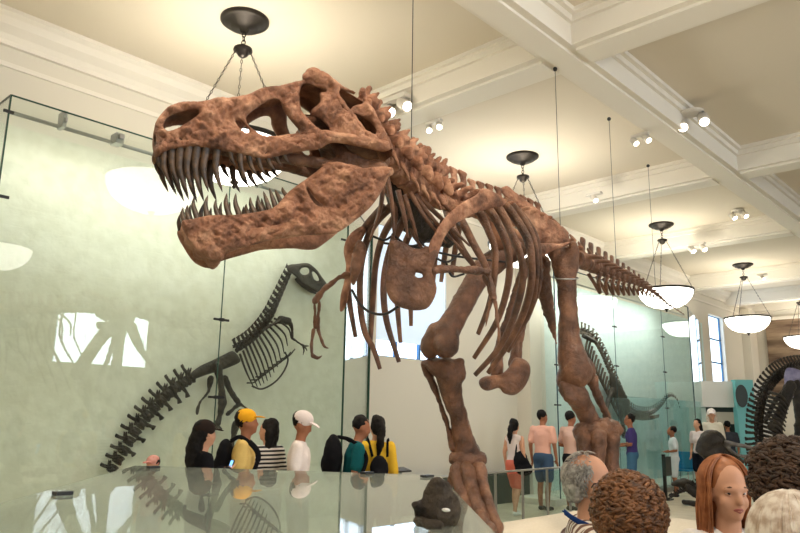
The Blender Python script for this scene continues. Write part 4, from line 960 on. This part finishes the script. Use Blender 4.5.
p = Q(377,416,7.9); backpack(p[0], p[1], R_(40), k, 1.08, blackc, 'small black rucksack on the back of the bright yellow shirt', .72, -.17, -.05)
person(154, 456, 7.2, None, R_(200), 'small child whose pink knitted hat just shows above the table case', shirt=('shirt', cloth('pink_tee', (214,150,150))), pants=('pants', cloth('child_trousers', (90,100,130))), cap='capr')
# --- group behind the railing
r_, TW, k, f, A = person(514, 419, 12.8, None, R_(0), 'person in white sleeveless top and coral shorts with a dark ponytail', skin='skin', shirt=('tank', cloth('white_top', (232,214,208))), pants=('shorts', cloth('coral_shorts', (226,120,100))), male=False, hairstyle='pony', walk=.5, shoes='shoew')
p = Q(521,455,12.6); bag = empty('shoulder_bag', (p[0], p[1], 0), 'black slouchy bag on the shoulder of the person in coral shorts', 'bag')
og = ORG(); z_ = p[2]; og.ball((p[0],p[1],z_-.12), (.17,.12,.20), 14); og.ball((p[0]+.03,p[1]-.03,z_-.24), (.2,.13,.12), 14); og.grow('pouch', blackc, bag, .02, 3, .01, 8)
mb = MB(); mb.tube(spline([(p[0]-.1,p[1]+.05,z_-.05),(p[0]-.06,p[1]+.03,z_+.25),(p[0]+.02,p[1],z_+.22),(p[0]+.1,p[1]-.02,z_-.05)], 6), .018, 8); mb.build('strap', blackc, bag)
person(542, 410, 13.6, None, R_(5), 'person in salmon pink t-shirt and blue denim shorts seen from behind', skin='skin2', shirt=('shirt', cloth('salmon_tee', (232,176,156))), pants=('shorts', cloth('denim_shorts', (70,92,118))), walk=.2, yaw=-.3)
person(570, 411, 13.6, None, R_(-15), 'person in faded pink t-shirt and black shorts, face turned aside', skin='skin2', shirt=('shirt', cloth('faded_pink_tee', (224,186,170))), pants=('shorts', cloth('black_shorts', (38,38,44))), arms='bent')
person(630, 414, 15.2, None, R_(110), 'person in purple-blue t-shirt and jeans with folded arms', skin='skin2', shirt=('shirt', cloth('purple_tee', (74,64,120))), pants=('pants', cloth('blue_jeans', (70,110,140))), arms='fold', yaw=.3)
person(672, 426, 16.4, None, R_(120), 'young person in white t-shirt and white shorts facing the curled tail', skin='skin2', shirt=('shirt', cloth('boy_tee', (226,232,236))), pants=('shorts', cloth('white_shorts', (214,222,226))), arms='bent', pitch=-.2)
person(697, 419, 17.6, None, R_(165), 'person in pale pink top and dark shorts with long dark hair', skin='skin', shirt=('shirt', cloth('pale_pink_top', (232,214,214))), pants=('shorts', cloth('dark_skort', (30,34,46))), male=False, hairstyle='long')
person(711, 409, 17.9, None, R_(205), 'person in cream blouse and dark scarf with covered white hair', skin='skin', hair='hairwh', shirt=('long', cloth('cream_blouse', (230,222,206))), pants=('pants', cloth('grey_trousers', (150,160,166))), male=False, hairstyle='bob', cap='capw')
person(727, 421, 18.7, None, R_(30), 'person with short dark hair standing before the dark exhibit screen', skin='skin2', shirt=('shirt', cloth('charcoal_tee', (60,62,70))), pants=('pants', cloth('slate_trousers', (60,66,76))))
# --- visitors close by
def scalp(phi, th, f, grow_=0.0):
    a, b, c = .108+grow_, .092+grow_, .11+grow_
    return np.array((-.02+a*math.sin(th)*math.cos(phi), b*math.sin(th)*math.sin(phi), .035+c*math.cos(th)))
def curls(root, TW, f, mt, n, seed, gro=0.0, r=.0075, face_gap=.9, low=2.0, hlen=1.0, spread=.012):
    rg = random.Random(seed); og = ORG()
    cp = ORG(); cp.ball((-.028,0,.045), (.104+gro*.7,.09+gro*.7,.108+gro*.7), 28); cp.ball((-.045,0,-.02), (.08+gro*.6,.082+gro*.6,.09+gro*.6), 24)
    v, fc = fuse(cp.v, cp.f, .008, 2); v = rough(v, fc, .010, 24); v = np.array([f(*p) for p in v]); o = mesh_obj('hair', TW(v), fc, mt, root)
    mb = MB()
    for i in range(n):
        phi = rg.uniform(-PI, PI); th = math.acos(rg.uniform(math.cos(low), 1))
        if abs(phi) < face_gap and th > 1.05: continue
        p = scalp(phi, th, f, gro+rg.uniform(0,.006)); nr = np.array((p[0]+.02, p[1], p[2]-.035)); nr /= np.linalg.norm(nr)
        t = np.cross(nr, (0,0,1.)); t = t/(np.linalg.norm(t)+1e-6); dn = np.cross(t, nr); 
        if dn[2] > 0: dn = -dn
        a0 = rg.uniform(0, 6.28); rr = rg.uniform(.006, spread); L = rg.uniform(.02,.042)*hlen; P_ = []; tw = rg.choice((-1,1))*rg.uniform(4.5,8)
        for q in range(8):
            u = q/7; a = a0+u*tw; P_.append(f(*(p+dn*(L*u)+t*rr*math.cos(a)+nr*(rr*math.sin(a)*.7+.004))))
        mb.tube(TW(spline(P_, 2)), [r*.7, r, r*.3], 5)
    mb.build('curl', mt, root, kind='stuff'); return o
def short_strands(root, TW, f, mt, n, seed, r=.0016, top=.7, gap=1.15, L=.03, gro=.0, low=2.25):
    rg = random.Random(seed); mb = MB()
    for i in range(n):
        phi = rg.uniform(-PI, PI); th = rg.uniform(0, low)
        if abs(phi) < gap and th > .25: continue
        if th < top and rg.random() > .12: continue
        p = scalp(phi, th, f, -.010+gro)
        if gap > 1.3 and p[0] > -.03 and p[2] < .035: continue
        nr = np.array((p[0]+.02, p[1], p[2]-.035)); nr /= np.linalg.norm(nr)
        t = np.cross(nr, (0,0,1.)); t = t/(np.linalg.norm(t)+1e-6); dn = np.cross(t, nr); dn = -dn if dn[2] > 0 else dn
        q = p+dn*L*.5+nr*.010+t*rg.uniform(-.006,.006); e = p+dn*L+nr*.007+t*rg.uniform(-.01,.01)
        mb.tube(TW(np.array([f(*p), f(*q), f(*e)])), [r, r, r*.4], 4)
    mb.build('hair', mt, root, kind='stuff')
def long_strands(root, TW, f, mt, n, seed, bottom=-.30, gap=.95, r=.0034, vol=.0, fall=.02):
    rg = random.Random(seed); mb = MB()
    cp = ORG(); cp.ball((-.035,0,.043), (.104,.09,.108), 24); cp.ball((-.05,0,-.03), (.07,.08,.10), 20); cp.st([(-.06,0,-.05), (-.07,0,-.16), (-.06,0,bottom+.03)], [.075,.075,.04])
    v, fc = fuse(cp.v, cp.f, .010, 2); mesh_obj('hair', TW(np.array([f(*p) for p in v])), fc, mt, root)
    for i in range(n):
        phi = rg.uniform(gap, 2*PI-gap); g = rg.uniform(0,.012)+vol; P_ = []
        for th in (.12,.45,.8,1.15,1.5,1.8):
            ph = phi; p = scalp(ph, th, f, g); P_.append(p)
        b0 = P_[-1]; zb = rg.uniform(bottom, bottom+.07); out = rg.uniform(-.2, fall*3)
        for u in (.33,.66,1.): P_.append(np.array((b0[0]*(1+out*u)-.005, b0[1]*(1+out*u), b0[2]+(zb-b0[2])*u)) + np.array((0, .008*math.sin(3*u+i), 0)))
        mb.tube(TW(np.array([f(*p) for p in spline(P_, 2)])), [r*.7, r, r, r*.9, r*.3], 4)
    mb.build('hair_strand', mt, root, kind='stuff')
def near(px, top, d, face, label, skin, shirt, male, yaw=0, pitch=0, arms='down', pants=None, wear='shirt'):
    w = Q(px, top, d); return person(px, top, d, None, face, label, skin=skin, shirt=(wear, shirt), pants=('pants', pants or cloth('trousers', (60,66,84))), male=male, arms=arms, yaw=yaw, pitch=pitch, hairstyle='bald', voxel=.008)
# grey-haired visitor
M['bstripe'] = stripes('brown_white_stripe_shirt', (232,222,212), (120,88,74), 24, 'Y')
r_, TW, k, f, A = near(585, 455, 2.75, R_(-52), 'grey balding person with glasses, lanyard and a brown-striped white shirt', 'skin', M['bstripe'], True)
cp = ORG(); cp.ball((-.068,0,-.002), (.056,.076,.080), 24); cp.ball((-.03,0,.055), (.07,.084,.05), 20); v_, f_ = fuse(cp.v, cp.f, .008, 2); v_ = rough(v_, f_, .004, 40); mesh_obj('hair_base', TW(np.array([f(*p) for p in v_])), f_, M['hairgr'], r_)
short_strands(r_, TW, f, M['hairgr'], 4200, 3, r=.0017, top=.95, gap=1.45, L=.026, gro=.003)
mb = MB(); 
for s in (-1,1):
    mb.tube(TW(np.array([f(.098,.014*s,.012), f(.100,.055*s,.016), f(.085,.076*s,.014), f(.0,.088*s,.012), f(-.012,.088*s,-.005)])), .0028, 6)
    mb.tube(TW(np.array([f(.102+.003*math.cos(a),.034*s+.024*math.cos(a),.0+.019*math.sin(a)) for a in np.linspace(0,2*PI,17)])), .0022, 6, cap=False)
g_ = mb.build('glasses', M['black']); tag(g_, 'dark thin-rimmed glasses on the grey balding person', 'glasses')
mb = MB(); M['lany'] = cloth('blue_lanyard', (38,66,130)); mb.tube(TW(spline([(-.10*k,.0,1.50*k),(-.06*k,.075*k,1.475*k),(.03*k,.10*k,1.435*k),(.11*k,.075*k,1.36*k),(.135*k,.03*k,1.2*k),(.125*k,0,1.08*k)], 5)), .012, 8, flat=(.3,(1,0,.3)))
mb.tube(TW(spline([(-.10*k,.0,1.50*k),(-.06*k,-.075*k,1.475*k),(.03*k,-.10*k,1.435*k),(.11*k,-.075*k,1.36*k),(.135*k,-.03*k,1.2*k),(.125*k,0,1.08*k)], 5)), .012, 8, flat=(.3,(1,0,.3))); ln = mb.build('lanyard', M['lany']); tag(ln, 'blue lanyard round the neck of the grey balding person', 'lanyard')
# brown curls
r_, TW, k, f, A = near(627, 485, 2.1, R_(60), 'person with a round mop of chestnut brown curls, back of the head only', 'skin', cloth('olive_tee', (90,86,70)), True)
curls(r_, TW, f, M['hairbr'], 1700, 5, gro=.018, spread=.016, r=.006)
# auburn woman
r_, TW, k, f, A = near(722, 461, 2.62, R_(226), 'person with long auburn hair and white blouse looking aside', 'skin', cloth('white_blouse', (236,230,224)), False, yaw=.05, pitch=.08)
long_strands(r_, TW, f, M['hairred'], 680, 9, gap=1.12, vol=.001)
for s in (-1,1):
    mb = MB(); mb.ball(f(.0655,.031*s,.010), .0125, 14); e_ = mb.v; mb.v = [tuple(p) for p in TW(np.array(e_))]; ey = mb.build('eye', M['eyew'], r_)
    mb = MB(); mb.ball(f(.0745,.0315*s-.002,.009), (.0058,.0066,.0066), 10); mb.v = [tuple(p) for p in TW(np.array(mb.v))]; mb.build('iris', M['iris'], ey)
    mb = MB(); mb.tube(TW(np.array([f(.072,.016*s,.014), f(.0785,.031*s,.0185), f(.070,.046*s,.013)])), .0042, 6); mb.tube(TW(np.array([f(.073,.016*s,.007), f(.0775,.031*s,.0005), f(.070,.046*s,.007)])), .0036, 6); mb.build('eyelid', M['skin'], r_)
    mb = MB(); mb.tube(TW(np.array([f(.084,.014*s,.031), f(.084,.033*s,.036), f(.072,.05*s,.030)])), [.002,.0032,.0015], 6); mb.build('eyebrow', M['brow'], r_)
mb = MB(); mb.tube(TW(np.array([f(.086,-.022,-.056), f(.095,-.008,-.0525), f(.0965,0,-.0535), f(.095,.008,-.0525), f(.086,.022,-.056)])), [.0015,.0042,.0045,.0042,.0015], 8)
mb.tube(TW(np.array([f(.086,-.022,-.0575), f(.0945,0,-.063), f(.086,.022,-.0575)])), [.0015,.0055,.0015], 8); mb.build('lips', M['lips'], r_)
# dark curls and pale hair at the corner
r_, TW, k, f, A = near(791, 453, 2.0, R_(75), 'person with thick dark brown curls, back of the head only', 'skin', cloth('grey_tee', (120,110,104)), True)
curls(r_, TW, f, M['hairdk'], 1700, 6, gro=.024, spread=.016, r=.006)
r_, TW, k, f, A = near(790, 503, 1.62, R_(50), 'person with wispy pale blonde hair, nearest of the visitors, cut by the lower corner', 'skin', cloth('cream_tee', (226,214,200)), False)
long_strands(r_, TW, f, M['hairwh'], 1300, 12, gap=.8, vol=.010, bottom=-.14, r=.0022, fall=.12)
# ================================================================ track spotlights on the ceiling
M['porc'] = mat('spotlight_white', (222,216,206), .4)
def spotlight(p, heads, label, aim=(-.3,-.6,-.75), base='plate', s=1.0):
    r = empty('track_spotlight', V(p), label, 'spotlight', 'spotlights on the ceiling beams')
    mb = MB()
    if base == 'disc': mb.lathe([(0,0),(.13*s,0),(.13*s,-.02),(.1*s,-.04),(0,-.04)], tuple(p), 24)
    else: mb.box(p[0]-.05*s, p[0]+.05*s, p[1]-.17*s, p[1]+.17*s, p[2]-.05*s, p[2])
    mb.build('mount', M['porc'], r, smooth=False)
    a = np.array(aim, float); a /= np.linalg.norm(a)
    for i in range(heads):
        o = np.array((0, (i-(heads-1)/2)*.24*s, -.12*s)); c = p+o
        mb = MB(); mb.tube([p+o*(1,1,0)-(0,0,.03*s), c], .014*s, 8); mb.build('arm', M['steel'], r)
        mb = MB(); mb.tube([c-a*.10*s, c-a*.07*s, c+a*.08*s, c+a*.085*s], [.03*s,.06*s,.065*s,.062*s], 16); h = mb.build('lamp_head', M['porc'], r)
        mb = MB(); mb.tube([c+a*.085*s, c+a*.088*s], .052*s, 16); mb.build('lens', M['spot'], h)
    return r
def CZ(px, py, z=ZB-.035): return QZ(px, py, z)
spotlight(QX(396,97,6.80), 2, 'white double spotlight above the neck of the brown skeleton', aim=(-.2,-.75,-.6), s=1.3)
spotlight(CZ(434,121), 2, 'pair of small round spotlights under the nearest cross beam', aim=(-.5,-.5,-.7), s=.8)
spotlight(QY(692,112,3.62), 2, 'white twin spotlight on a round plate beside the long beam', base='disc', aim=(-.6,-.3,-.7), s=1.3)
spotlight(CZ(640,134), 2, 'small white twin spotlight under the edge of the long beam', s=.8)
spotlight(CZ(594,193), 1, 'single white spotlight on the second cross beam', s=.9)
spotlight(CZ(697,243), 2, 'bright twin spotlight on the third cross beam, between two pendants', s=1.1)
spotlight(QZ(738,210,ZC-.02), 2, 'spotlight on a round plate over the third bay', base='disc', s=1.0)
spotlight(QZ(795,204,ZC-.02), 2, 'spotlight on a dark round plate at the far right of the ceiling', base='disc', s=1.1)
spotlight(CZ(762,274), 1, 'small single spotlight on the fourth cross beam', s=.8)
# ================================================================ far end of the hall
m, nt, b = new_mat('stone_mural'); N = nt.nodes; L = nt.links
tc = N.new('ShaderNodeTexCoord'); mp = N.new('ShaderNodeMapping'); mp.inputs['Scale'].default_value = (.4,.4,3.2); nn_ = N.new('ShaderNodeTexNoise'); nn_.inputs['Scale'].default_value = 1.3; nn_.inputs['Detail'].default_value = 8
rp = N.new('ShaderNodeValToRGB'); e = rp.color_ramp.elements; e[0].position = .35; e[1].position = .65; e[0].color = srgb(84,62,48); e[1].color = srgb(170,146,120); L.new(tc.outputs['Object'], mp.inputs[0]); L.new(mp.outputs[0], nn_.inputs[0]); L.new(nn_.outputs[0], rp.inputs[0]); L.new(rp.outputs[0], b.inputs['Base Color']); b.inputs['Roughness'].default_value = .9
M['mural'] = m
mu = empty('stone_mural', (XF-.1, 5, 0), 'dark brown layered rock mural high on the far wall', 'mural')
zt, zb = QX(790,319,XF-.1)[2], QX(790,372,XF-.1)[2]
mb = MB(); mb.box(XF-.12, XF-.02, -4, 8.4, zb-.9, zt); mb.build('rock_panel', m, mu, smooth=False)
mb = MB(); mb.box(XF-.16, XF-.0, -4.05, 8.45, zt, zt+.12); mb.box(XF-.16, XF, -4.05, 8.45, zb-1.0, zb-.9); mb.build('frame', M['beam'], mu, smooth=False)
# exhibit kiosk: white header over a dark screen recess, turquoise side panel with a round hole
kd = 19.4
def K(px, py, d=kd): return Q(px, py, d)
kk = empty('exhibit_kiosk', K(725,430)*np.array((1,1,0)), 'white-topped exhibit booth with dark screen recess beside a turquoise wall panel', 'exhibit booth')
ur = RW[:,0].copy(); ur[2] = 0; ur /= np.linalg.norm(ur); uf = np.array((-ur[1], ur[0], 0.))
def slab(px0, px1, py0, py1, d, th, mt, nm, parent, floor=False):
    a = K(px0, py1, d); c = K(px1, py1, d); zt_ = K((px0+px1)/2, py0, d)[2]; zb_ = 0 if floor else K((px0+px1)/2, py1, d)[2]
    c = a+ur*(c-a).dot(ur); a = a*(1,1,0); c = c*(1,1,0)
    mb = MB(); mb.prism([a+(0,0,zb_), c+(0,0,zb_), c+(0,0,zt_), a+(0,0,zt_)], (0,0,0), uf*th); return mb.build(nm, mt, parent, smooth=False)
slab(703,738.5,381,407,kd,.5,M['white'],'header',kk)
slab(703,708,407,440,kd,.5,M['bluewhite'],'side_post',kk,True)
slab(706,739,407,442,kd+.45,.1,M['dkgreen'],'screen_back',kk,True)
slab(714,736,412,424,kd+.35,.05,emit('exhibit_screen_lit', (150,140,120), .35),'screen',kk)
slab(706,739,436,445,kd,.4,M['bluewhite'],'counter',kk,True)
tp_ = slab(740,758,379,440,kd-.35,.25,M['turq'],'turquoise_panel',None,True); tag(tp_, 'upright turquoise wall panel with a dark round opening', 'panel')
mb = MB(); c = K(741.5,396,kd-.32); P_ = [c+ur*.16*math.cos(a)+np.array((0,0,.30*math.sin(a))) for a in np.linspace(0,2*PI,25)[:-1]]; mb.prism(P_, (0,0,0), -uf*.02); mb.build('round_opening', M['dkgreen'], tp_, smooth=False)
pw = slab(757,772,382,440,kd-.2,.25,M['white'],'white_panel',None,True); tag(pw, 'plain white partition between the turquoise panel and the arched skeleton', 'panel')
# blue seat and bin by the partition
ch = empty('lounge_chair', Q(684,470,18.4)*np.array((1,1,0)), 'bright blue moulded chair beside the pale blue partition', 'chair')
c0 = Q(684,470,18.4)*np.array((1,1,0)); M['bluep'] = mat('blue_plastic', (40,150,200), .4)
mb = MB(); mb.box(c0[0]-.22,c0[0]+.22,c0[1]-.22,c0[1]+.22,.42,.46); mb.build('seat', M['bluep'], ch, smooth=False, bevel=.02)
mb = MB(); mb.box(c0[0]+.17,c0[0]+.22,c0[1]-.22,c0[1]+.22,.46,.9); mb.build('backrest', M['bluep'], ch, smooth=False, bevel=.02)
for sx in (-1,1):
    for sy in (-1,1): mb = MB(); mb.tube([(c0[0]+.18*sx,c0[1]+.18*sy,0),(c0[0]+.16*sx,c0[1]+.16*sy,.42)], .014, 8); mb.build('leg', M['steel'], ch)
# railing stub with a dark post on the open floor
rs = empty('railing_post', Q(666,498,13.6)*np.array((1,1,0)), 'slim dark metal barrier post standing on the open floor', 'barrier post')
c0 = QZ(666,500,0); rs.location = V(c0)
mb = MB(); mb.box(c0[0]-.03,c0[0]+.03,c0[1]-.03,c0[1]+.03,.03,.95); mb.build('post', M['black'], rs, smooth=False); mb = MB(); mb.box(c0[0]-.12,c0[0]+.12,c0[1]-.12,c0[1]+.12,0,.03); mb.build('foot', M['black'], rs, smooth=False)
mb = MB(); mb.box(c0[0]-.05,c0[0]+.25,c0[1]-.06,c0[1]+.02,.5,.9); mb.build('sign_board', M['dkgreen'], rs, smooth=False)
# ================================================================ arched skeleton at the far right
hd = 13.5
had = empty('arched_skeleton', Q(775,455,hd)*np.array((1,1,0)), 'black skeleton with an arched back and a pale violet hip bone', 'dinosaur skeleton')
path = spline([Q(a,b_,d) for a, b_, d in [(764,454,13.2),(761,436,13.2),(761,418,13.3),(764,402,13.4),(770,389,13.5),(779,378,13.6),(790,371,13.8),(806,368,14.0),(824,369,14.2)]], 10)
verts_along(path, 34, 'd', .14, had, 'vertebra', tuple(-ur+np.array((0,0,.8))), 'dark')
for i in range(14):
    t = i/13; a = (763+6*t*t, 448-56*t); mb = MB(); mb.tube(spline([Q(a[0],a[1],13.2), Q(a[0]+12,a[1]+4,12.9), Q(a[0]+20,a[1]+13,13.0)], 5), [.03,.026,.014], 7); mb.build('rib', M['dark'], had)
M['violet'] = mat('violet_bone', (150,146,176), .5, col2=(120,116,150), scale=9)
v_, f_ = plate_geo([(787,368),(797,369),(806,374),(808,384),(802,388),(799,380),(793,382),(791,390),(794,397),(789,398),(785,388),(784,376)], [], .05, 4, flat_surf((787,368,13.3),(808,380,13.4),(790,398,13.2)), voxel=.8); hb = mesh_obj('ilium', v_, f_, M['violet'], had); hb['label'] = 'pale violet hip bone'
def hbone(nm, sts, vx=.03):
    og = ORG()
    for st in sts: og.st([Q(*p[:3]) for p in st], [p[3] for p in st], 10)
    return og.grow(nm, M['dark'], had, vx, 2, .006, 10)
hbone('femur', [[(790,386,13.2,.12),(784,404,13.1,.09),(777,422,13.0,.11),(772,427,13.0,.09)]])
hbone('femur', [[(796,384,13.9,.12),(797,402,13.8,.08),(800,420,13.7,.10),(798,425,13.7,.08)]])
hbone('tibia', [[(777,430,13.05,.10),(778,445,13.1,.07),(779,462,13.1,.08),(777,503,12.9,.08)],[(777,507,12.9,.07),(770,510,12.75,.06)]])
hbone('tibia', [[(800,428,13.7,.10),(797,445,13.7,.07),(795,462,13.7,.08),(795,500,13.6,.08)],[(795,503,13.6,.07),(788,506,13.45,.06)]])
hbone('pubis', [[(788,388,13.3,.06),(776,400,13.2,.05),(766,420,13.1,.05)]])
mb = MB(); c0 = Q(764,452,13.2); mb.tube([(c0[0],c0[1],0),(c0[0],c0[1],c0[2]+.1)], .03, 8); mb.build('support_pole', M['black'], had)
# crouching skeleton and dark skull behind the auburn hair
low = empty('crouching_skeleton', QZ(690,503,0), 'low black skeleton crouching on the pale floor beside the barrier post', 'dinosaur skeleton')
ld = 14.6
verts_along(spline([Q(668,500,ld), Q(676,494,ld), Q(686,490,ld), Q(698,486,ld), Q(712,481,ld-.2), Q(726,474,ld-.4)], 8), 22, 't', [.04,.09,.13,.16], low, 'vertebra', (0,0,1))
def lbone(nm, sts, par=low, dk=1.13):
    og = ORG()
    for st in sts: og.st([Q(p[0], p[1], p[2]*dk) for p in st], [p[3]*1.08 for p in st], 10)
    return og.grow(nm, M['dark'], par, .025, 2, .01, 9)
lbone('femur', [[(688,488,12.9,.08),(698,496,12.8,.07),(708,500,12.7,.08)]]); lbone('foot_bone', [[(684,502,12.7,.05),(697,504,12.6,.06),(712,504,12.5,.06)]]); lbone('pelvis', [[(692,490,13,.10),(706,487,12.9,.14),(718,488,12.8,.12)]])
lbone('shoulder_blade', [[(673,484,13,.05),(684,483,13,.10),(692,484,13,.06)]])
ds = empty('duckbill_skull', Q(714,470,10.4)*np.array((1,1,0)), 'dark domed skull with a long flat grey bill on a stand behind the auburn-haired person', 'fossil skull')
lbone('cranium', [[(703,450,10.4,.10),(709,440,10.4,.13),(717,441,10.4,.12),(722,452,10.4,.10)],[(708,452,10.4,.12),(716,456,10.4,.14)],[(722,450,10.4,.10),(730,458,10.4,.08),(742,462,10.4,.05)]], ds, 1.0)
og = ORG(); og.st([Q(724,442,10.3), Q(738,445,10.25), Q(754,448,10.2)], [.09,.10,.06], flat=(.35,(0,0,1.))); og.st([Q(722,444,10.3), Q(740,456,10.25), Q(754,454,10.2)], [.05,.06,.05], flat=(.35,(0,0,1.)))
M['greyb'] = mat('grey_bone', (120,116,112), .6, col2=(90,86,84), scale=12); bl = og.grow('bill', M['greyb'], ds, .02, 2, .006, 12)
mb = MB(); c0 = Q(713,456,10.4); mb.tube([(c0[0],c0[1],0),(c0[0],c0[1],c0[2])], .04, 10); mb.build('stand', M['black'], ds, 1.0)
# ================================================================ light
def area(name, loc, size, rot, power, col):
    l = bpy.data.lights.new(name, 'AREA'); l.shape = 'RECTANGLE'; l.size, l.size_y = size; l.energy = power; l.color = col
    o = bpy.data.objects.new(name, l); COL.objects.link(o); o.location = loc; o.rotation_euler = rot; return o
for i, (a, c, z0, z1) in enumerate(wr_ops):
    area('window_daylight', ((a+c)/2, YR+.1, (z0+z1)/2), (c-a, z1-z0), (PI/2, 0, 0), LP['win_r'], (.86,.93,1))
for (a, c, z0, z1) in wl_ops:
    area('window_daylight', ((a+c)/2, YL-.1, (z0+z1)/2), (c-a, z1-z0), (-PI/2, 0, 0), LP['win_l'], (.8,.9,1))
for p in LAMPS:
    l = bpy.data.lights.new('lamp_bulb', 'POINT'); l.energy = LP['bulb']; l.color = (1,.92,.82); l.shadow_soft_size = .06
    o = bpy.data.objects.new('lamp_bulb', l); COL.objects.link(o); o.location = (p[0], p[1], 4.58)
for (a, c_, y, e) in ((x0, x1, YG+.25, LP['case']), (xa, xb, YG+.25, LP['case']*2.6)):
    n = 4
    for i in range(n): area('case_strip_light', (a+(c_-a)*(i+.5)/n, y, 4.75), ((c_-a)/n, .08), (math.radians(25), 0, 0), e, (1,.97,.88))
for (p, t, e) in SPOTS:
    l = bpy.data.lights.new('key_fill_spot', 'SPOT'); l.energy = e; l.spot_size = math.radians(50); l.spot_blend = .6; l.color = (1,.86,.68); l.shadow_soft_size = .06
    o = bpy.data.objects.new('key_fill_spot', l); COL.objects.link(o); o.location = V(p)
    o.rotation_euler = (V(t)-V(p)).to_track_quat('-Z', 'Y').to_euler()
w = bpy.data.worlds.new('w'); S.world = w; w.use_nodes = True
w.node_tree.nodes['Background'].inputs[0].default_value = (.8,.88,1,1); w.node_tree.nodes['Background'].inputs[1].default_value = 1.0
# ================================================================ camera
cam = bpy.data.cameras.new('camera'); cam.sensor_width = 36; cam.lens = FPX*36/800; cam.clip_end = 200
co = bpy.data.objects.new('camera', cam); COL.objects.link(co); S.camera = co
right, down, fwd = RW[:,0], RW[:,1], RW[:,2]
m3 = Matrix((V(right), V(-down), V(-fwd))).transposed()
co.matrix_world = Matrix.Translation(V(O)) @ m3.to_4x4()
S.view_settings.view_transform = 'Standard'; S.view_settings.look = 'None'; S.view_settings.gamma = 1; S.view_settings.exposure = LP['exp']
S.cycles.use_denoising = True
S.cycles.max_bounces = 8; S.cycles.transparent_max_bounces = 16; S.cycles.caustics_reflective = False; S.cycles.caustics_refractive = False
S.cycles.sample_clamp_indirect = 6
